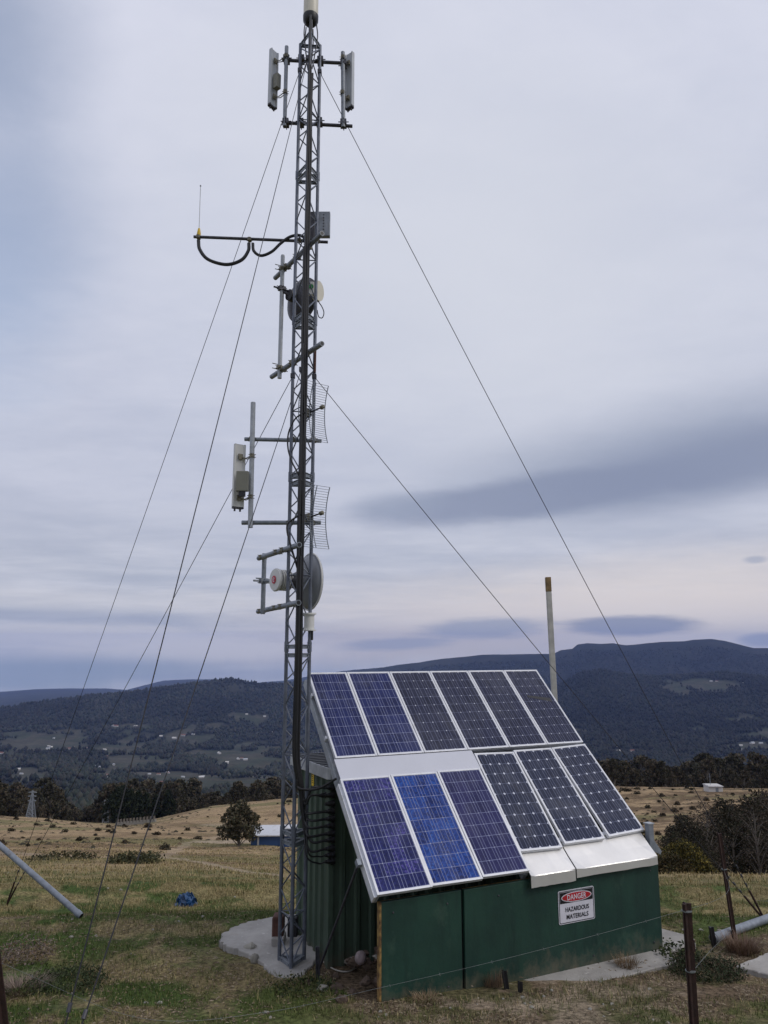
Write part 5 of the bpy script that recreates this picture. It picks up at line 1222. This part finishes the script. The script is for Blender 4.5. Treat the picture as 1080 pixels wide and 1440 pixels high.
# forest over the valley sides: one mass
def forest(n, r0, r1, seed, s0, s1):
    g = np.random.default_rng(seed); r = np.exp(g.uniform(np.log(r0), np.log(r1), n)); a = g.uniform(-R(33), R(33), n); x, y = r * np.sin(a), r * np.cos(a)
    keep = (openland(x, y) < g.uniform(.15, .9, n)) & (fbm(x / 160, y / 160, 3, 111) > g.uniform(.1, .5, n)); x, y, r = x[keep], y[keep], r[keep]; n = len(x)
    z = hz(x, y); s = g.uniform(s0, s1, n) * (1 + r / 9000); h = s * g.uniform(1.1, 2.1, n)
    k = 6; th = g.uniform(0, 6.28, n)
    v = np.empty((n, 8, 3)); v[:, 0] = np.stack([x, y, z + h], 1); v[:, 7] = np.stack([x, y, z], 1)
    for j in range(6):
        q = s * g.uniform(.4, .75, n); aa = th + j * 1.047
        v[:, 1 + j] = np.stack([x + q * np.cos(aa), y + q * np.sin(aa), z + h * g.uniform(.35, .75, n)], 1)
    i = np.arange(n)[:, None] * 8; F_ = []
    for j in range(6): F_ += [(0, 1 + j, 1 + (j + 1) % 6), (7, 1 + (j + 1) % 6, 1 + j)]
    f = (i[:, :, None] + np.array(F_)[None]).reshape(-1, 3)
    dk = 1 - .42 * smooth(np.arctan2(x, y), .0, .15)  # right-hand crowns darker: darker trees plus cloud shadow painted in
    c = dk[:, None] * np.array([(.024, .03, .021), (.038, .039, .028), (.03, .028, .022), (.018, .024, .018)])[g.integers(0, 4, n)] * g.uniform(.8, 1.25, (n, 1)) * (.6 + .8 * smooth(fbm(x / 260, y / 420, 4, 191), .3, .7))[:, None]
    return v.reshape(-1, 3), f, np.repeat(c, 8, 0)
A_, B_ = forest(30000, 420, 2300, 1, 4.5, 8), forest(110000, 1900, 6800, 2, 4.5, 8.5)
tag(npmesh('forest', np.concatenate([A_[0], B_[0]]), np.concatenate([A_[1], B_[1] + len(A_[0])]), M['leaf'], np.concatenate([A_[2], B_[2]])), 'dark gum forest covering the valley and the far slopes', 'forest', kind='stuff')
# ------------------------------------------------------------------ sky, air and light
W = bpy.data.worlds.new('World'); SC.world = W; W.use_nodes = True; nt = W.node_tree
for n in list(nt.nodes): nt.nodes.remove(n)
out = nt.nodes.new('ShaderNodeOutputWorld')
SUN_AZ, SUN_EL = R(112), R(42)
sky = nt.nodes.new('ShaderNodeTexSky'); sky.sky_type = 'NISHITA'; sky.sun_disc = False; sky.sun_elevation = SUN_EL; sky.sun_rotation = SUN_AZ
bg1 = nt.nodes.new('ShaderNodeBackground'); bg1.inputs['Strength'].default_value = .15; link(nt, sky.outputs[0], bg1.inputs[0])
bg2 = nt.nodes.new('ShaderNodeBackground'); bg2.inputs['Strength'].default_value = 1.0
tc = nt.nodes.new('ShaderNodeTexCoord'); sep = nt.nodes.new('ShaderNodeSeparateXYZ'); link(nt, tc.outputs['Generated'], sep.inputs[0])
def mm(op, a, b=None, c=None, clamp=False):
    n = nt.nodes.new('ShaderNodeMath'); n.operation = op; n.use_clamp = clamp
    for k, v in enumerate((a, b, c)):
        if v is None: continue
        if isinstance(v, (int, float)): n.inputs[k].default_value = v
        else: link(nt, v, n.inputs[k])
    return n.outputs[0]
x, y, z = sep.outputs
zc = mm('MAXIMUM', z, 0.0)
den = mm('ADD', zc, .11)
pv = nt.nodes.new('ShaderNodeCombineXYZ'); link(nt, mm('DIVIDE', x, den), pv.inputs[0]); link(nt, mm('DIVIDE', y, den), pv.inputs[1])
def cn_(scale, det, rough, sx=1, sy=1, off=(0, 0, 0), dist=0):
    mp = nt.nodes.new('ShaderNodeMapping'); mp.inputs['Scale'].default_value = (sx, sy, 1); mp.inputs['Location'].default_value = off; link(nt, pv.outputs[0], mp.inputs[0])
    n = nt.nodes.new('ShaderNodeTexNoise'); n.inputs['Scale'].default_value = scale; n.inputs['Detail'].default_value = det; n.inputs['Roughness'].default_value = rough; n.inputs['Distortion'].default_value = dist
    link(nt, mp.outputs[0], n.inputs['Vector']); return n.outputs['Fac']
def sstep(v, lo, hi):
    n = nt.nodes.new('ShaderNodeMapRange'); n.interpolation_type = 'SMOOTHSTEP'; n.inputs[1].default_value = lo; n.inputs[2].default_value = hi; link(nt, v, n.inputs[0]); return n.outputs[0]
az = mm('ARCTAN2', x, y); el = mm('ARCSINE', z)
def pxdir(px, py):
    d = ray(px, py).normalized(); return math.atan2(d.x, d.y), math.asin(d.z)
wob1 = mm('MULTIPLY', mm('SUBTRACT', cn_(1.9, 8, .62, 1, 1, (3, 1, 0)), .5), 1.0)
wob2 = mm('MULTIPLY', mm('SUBTRACT', cn_(4.5, 6, .65, 1, 1, (7, 5, 0)), .5), 1.0)
def bank(px, py, wpx, hpx, tilt=0, soft=.55, wob=.6):
    """a cloud bank at a direction of the sky: 1 inside, 0 outside, with a ragged edge"""
    a0, e0 = pxdir(px, py); da, de = wpx / F, hpx / F
    u = mm('SUBTRACT', az, a0); v = mm('SUBTRACT', el, e0)
    v = mm('SUBTRACT', v, mm('MULTIPLY', u, tilt))
    q = mm('ADD', mm('POWER', mm('ABSOLUTE', mm('DIVIDE', u, da)), 2.0), mm('POWER', mm('ABSOLUTE', mm('DIVIDE', v, de)), 2.0))
    q = mm('ADD', mm('SQRT', q), mm('ADD', mm('MULTIPLY', wob1, wob), mm('MULTIPLY', wob2, wob * .8)))
    n = nt.nodes.new('ShaderNodeMapRange'); n.interpolation_type = 'SMOOTHSTEP'; n.inputs[1].default_value = 1 + soft * .6; n.inputs[2].default_value = 1 - soft; link(nt, q, n.inputs[0]); return n.outputs[0]
def wmix(f, a, b):
    return mix(nt, f, a, b)
# base veil of cloud, paler high up, greyer lower down
base = ramp(nt, el, [(-.02, (.56, .58, .64)), (.07, (.54, .565, .64)), (.2, (.55, .58, .69)), (.42, (.60, .63, .745)), (.78, (.65, .675, .79))]).outputs['Color']
n1 = cn_(1.1, 8, .55, 1, 1, (1.3, 4.2, 0), .4); n2 = cn_(2.6, 8, .6, .8, 1.3, (9, 2, 0), .3)
n3 = cn_(6.5, 8, .62, .8, 1.4, (2, 8, 0), .5)
v = mm('ADD', mm('MULTIPLY', n1, .5), mm('ADD', mm('MULTIPLY', n2, .32), mm('MULTIPLY', n3, .18)))
base = wmix(sstep(v, .36, .66), mix(nt, 1.0, base, (.90, .915, .945), 'MULTIPLY'), mix(nt, 1.0, base, (1.08, 1.07, 1.06), 'MULTIPLY'))
st_n = nt.nodes.new('ShaderNodeCombineXYZ'); link(nt, mm('MULTIPLY', az, 3.2), st_n.inputs[0]); link(nt, mm('MULTIPLY', el, 34.0), st_n.inputs[1])
sn = nt.nodes.new('ShaderNodeTexNoise'); sn.inputs['Scale'].default_value = 1.3; sn.inputs['Detail'].default_value = 7; sn.inputs['Roughness'].default_value = .62; sn.inputs['Distortion'].default_value = .35; link(nt, st_n.outputs[0], sn.inputs['Vector'])
low = mm('SUBTRACT', 1.0, sstep(el, .03, .22))
base = wmix(mm('MULTIPLY', low, .8), base, mix(nt, 1.0, base, ramp(nt, sn.outputs['Fac'], [(.34, (.8, .835, .88)), (.5, (1, 1, 1)), (.66, (1.24, 1.21, 1.17))]).outputs['Color'], 'MULTIPLY'))
D1, D2, CRM, WHT = (.26, .30, .42), (.33, .375, .49), (.82, .75, .715), (.80, .775, .775)
base = wmix(mm('MULTIPLY', bank(680, 380, 420, 300, -.1, .95, .5), .75), base, (.685, .71, .785))
base = wmix(mm('MULTIPLY', bank(330, 160, 200, 150, .3, .95, .6), .35), base, (.70, .72, .80))
base = wmix(mm('MULTIPLY', bank(900, 860, 520, 60, .02, .8, .4), .85), base, CRM)
base = wmix(mm('MULTIPLY', bank(1000, 800, 260, 40, .03, .8, .4), .35), base, CRM)
base = wmix(mm('MULTIPLY', bank(600, 905, 330, 26, .03, .7, .5), .75), base, (.68, .62, .60))
base = wmix(mm('MULTIPLY', bank(260, 915, 230, 17, .02, .6, .8), .75), base, WHT)
base = wmix(mm('MULTIPLY', bank(110, 893, 260, 15, .0, .6, .8), .6), base, WHT)
base = wmix(mm('MULTIPLY', bank(150, 845, 300, 16, .0, .8, .5), .35), base, WHT)
base = wmix(mm('MULTIPLY', bank(950, 640, 330, 74, .13, .75, .4), .8), base, D2)
base = wmix(mm('MULTIPLY', bank(760, 697, 260, 30, .10, .45, .4), .85), base, D1)
base = wmix(mm('MULTIPLY', bank(1020, 650, 250, 48, .10, .7, .35), .85), base, D1)
base = wmix(mm('MULTIPLY', bank(560, 712, 70, 18, .05, .7, .4), .7), base, D2)
base = wmix(mm('MULTIPLY', bank(885, 880, 88, 14, .0, .4, .5), .85), base, D1)
base = wmix(mm('MULTIPLY', bank(680, 884, 90, 15, .04, .5, .7), .75), base, D2)
base = wmix(mm('MULTIPLY', bank(555, 906, 80, 9, .04, .5, .7), .65), base, D2)
base = wmix(mm('MULTIPLY', bank(1075, 900, 30, 9, .0, .5, .5), .8), base, D2)
base = wmix(mm('MULTIPLY', bank(1062, 787, 14, 5, .0, .6, .5), .6), base, D2)
base = wmix(mm('MULTIPLY', bank(60, 866, 200, 8, .0, .6, .6), .35), base, D2)
base = wmix(mm('MULTIPLY', bank(30, 948, 230, 23, .02, .6, .4), .75), base, (.31, .385, .47))
base = wmix(mm('MULTIPLY', bank(330, 950, 150, 7, .02, .6, .6), .4), base, (.33, .37, .48))
link(nt, base, bg2.inputs[0])
# rents where the blue shows through
rent = mm('MAXIMUM', mm('MULTIPLY', bank(-20, 60, 130, 130, 0, .95, .7), .6), mm('MULTIPLY', bank(0, 330, 120, 190, .2, .95, .7), .5))
ms = nt.nodes.new('ShaderNodeMixShader'); link(nt, rent, ms.inputs[0]); link(nt, bg2.outputs[0], ms.inputs[1]); link(nt, bg1.outputs[0], ms.inputs[2]); link(nt, ms.outputs[0], out.inputs['Surface'])
sl = bpy.data.lights.new('sun', 'SUN'); sl.energy = 1.1; sl.angle = R(25); sl.color = (1, .93, .84)
so = bpy.data.objects.new('sun', sl); COL.objects.link(so); so.rotation_euler = (R(90) - SUN_EL, 0, -SUN_AZ + math.pi); so.location = (0, 0, 60)
# the air of the valley
hm = bpy.data.materials.new('valley_haze'); hm.use_nodes = True; hn = hm.node_tree
for n in list(hn.nodes): hn.nodes.remove(n)
ho = hn.nodes.new('ShaderNodeOutputMaterial'); pv_ = hn.nodes.new('ShaderNodeVolumePrincipled'); pv_.inputs['Color'].default_value = (.36, .5, .98, 1); pv_.inputs['Density'].default_value = HAZE; pv_.inputs['Anisotropy'].default_value = 0
hn.links.new(pv_.outputs[0], ho.inputs['Volume'])
zmin = min(min(v.co.z for v in COL.objects['hills'].data.vertices), -520) - 2
ztop = max(v.co.z for v in COL.objects['hills'].data.vertices) + 300
hb_ = MB(); hb_.box((0, 7950, (zmin + ztop) / 2), (37600, 20900, ztop - zmin)); ho_ = hb_.build('haze', hm, org=(0, 0, 0))
tag(ho_, 'thin blue air over the valley', 'haze', kind='stuff')
SC.view_settings.view_transform = 'Standard'; SC.view_settings.look = 'None'; SC.view_settings.exposure = EXPO; SC.view_settings.gamma = 1
SC.cycles.max_bounces = 6; SC.cycles.volume_bounces = 0; SC.cycles.transparent_max_bounces = 8
SC.cycles.use_denoising = True
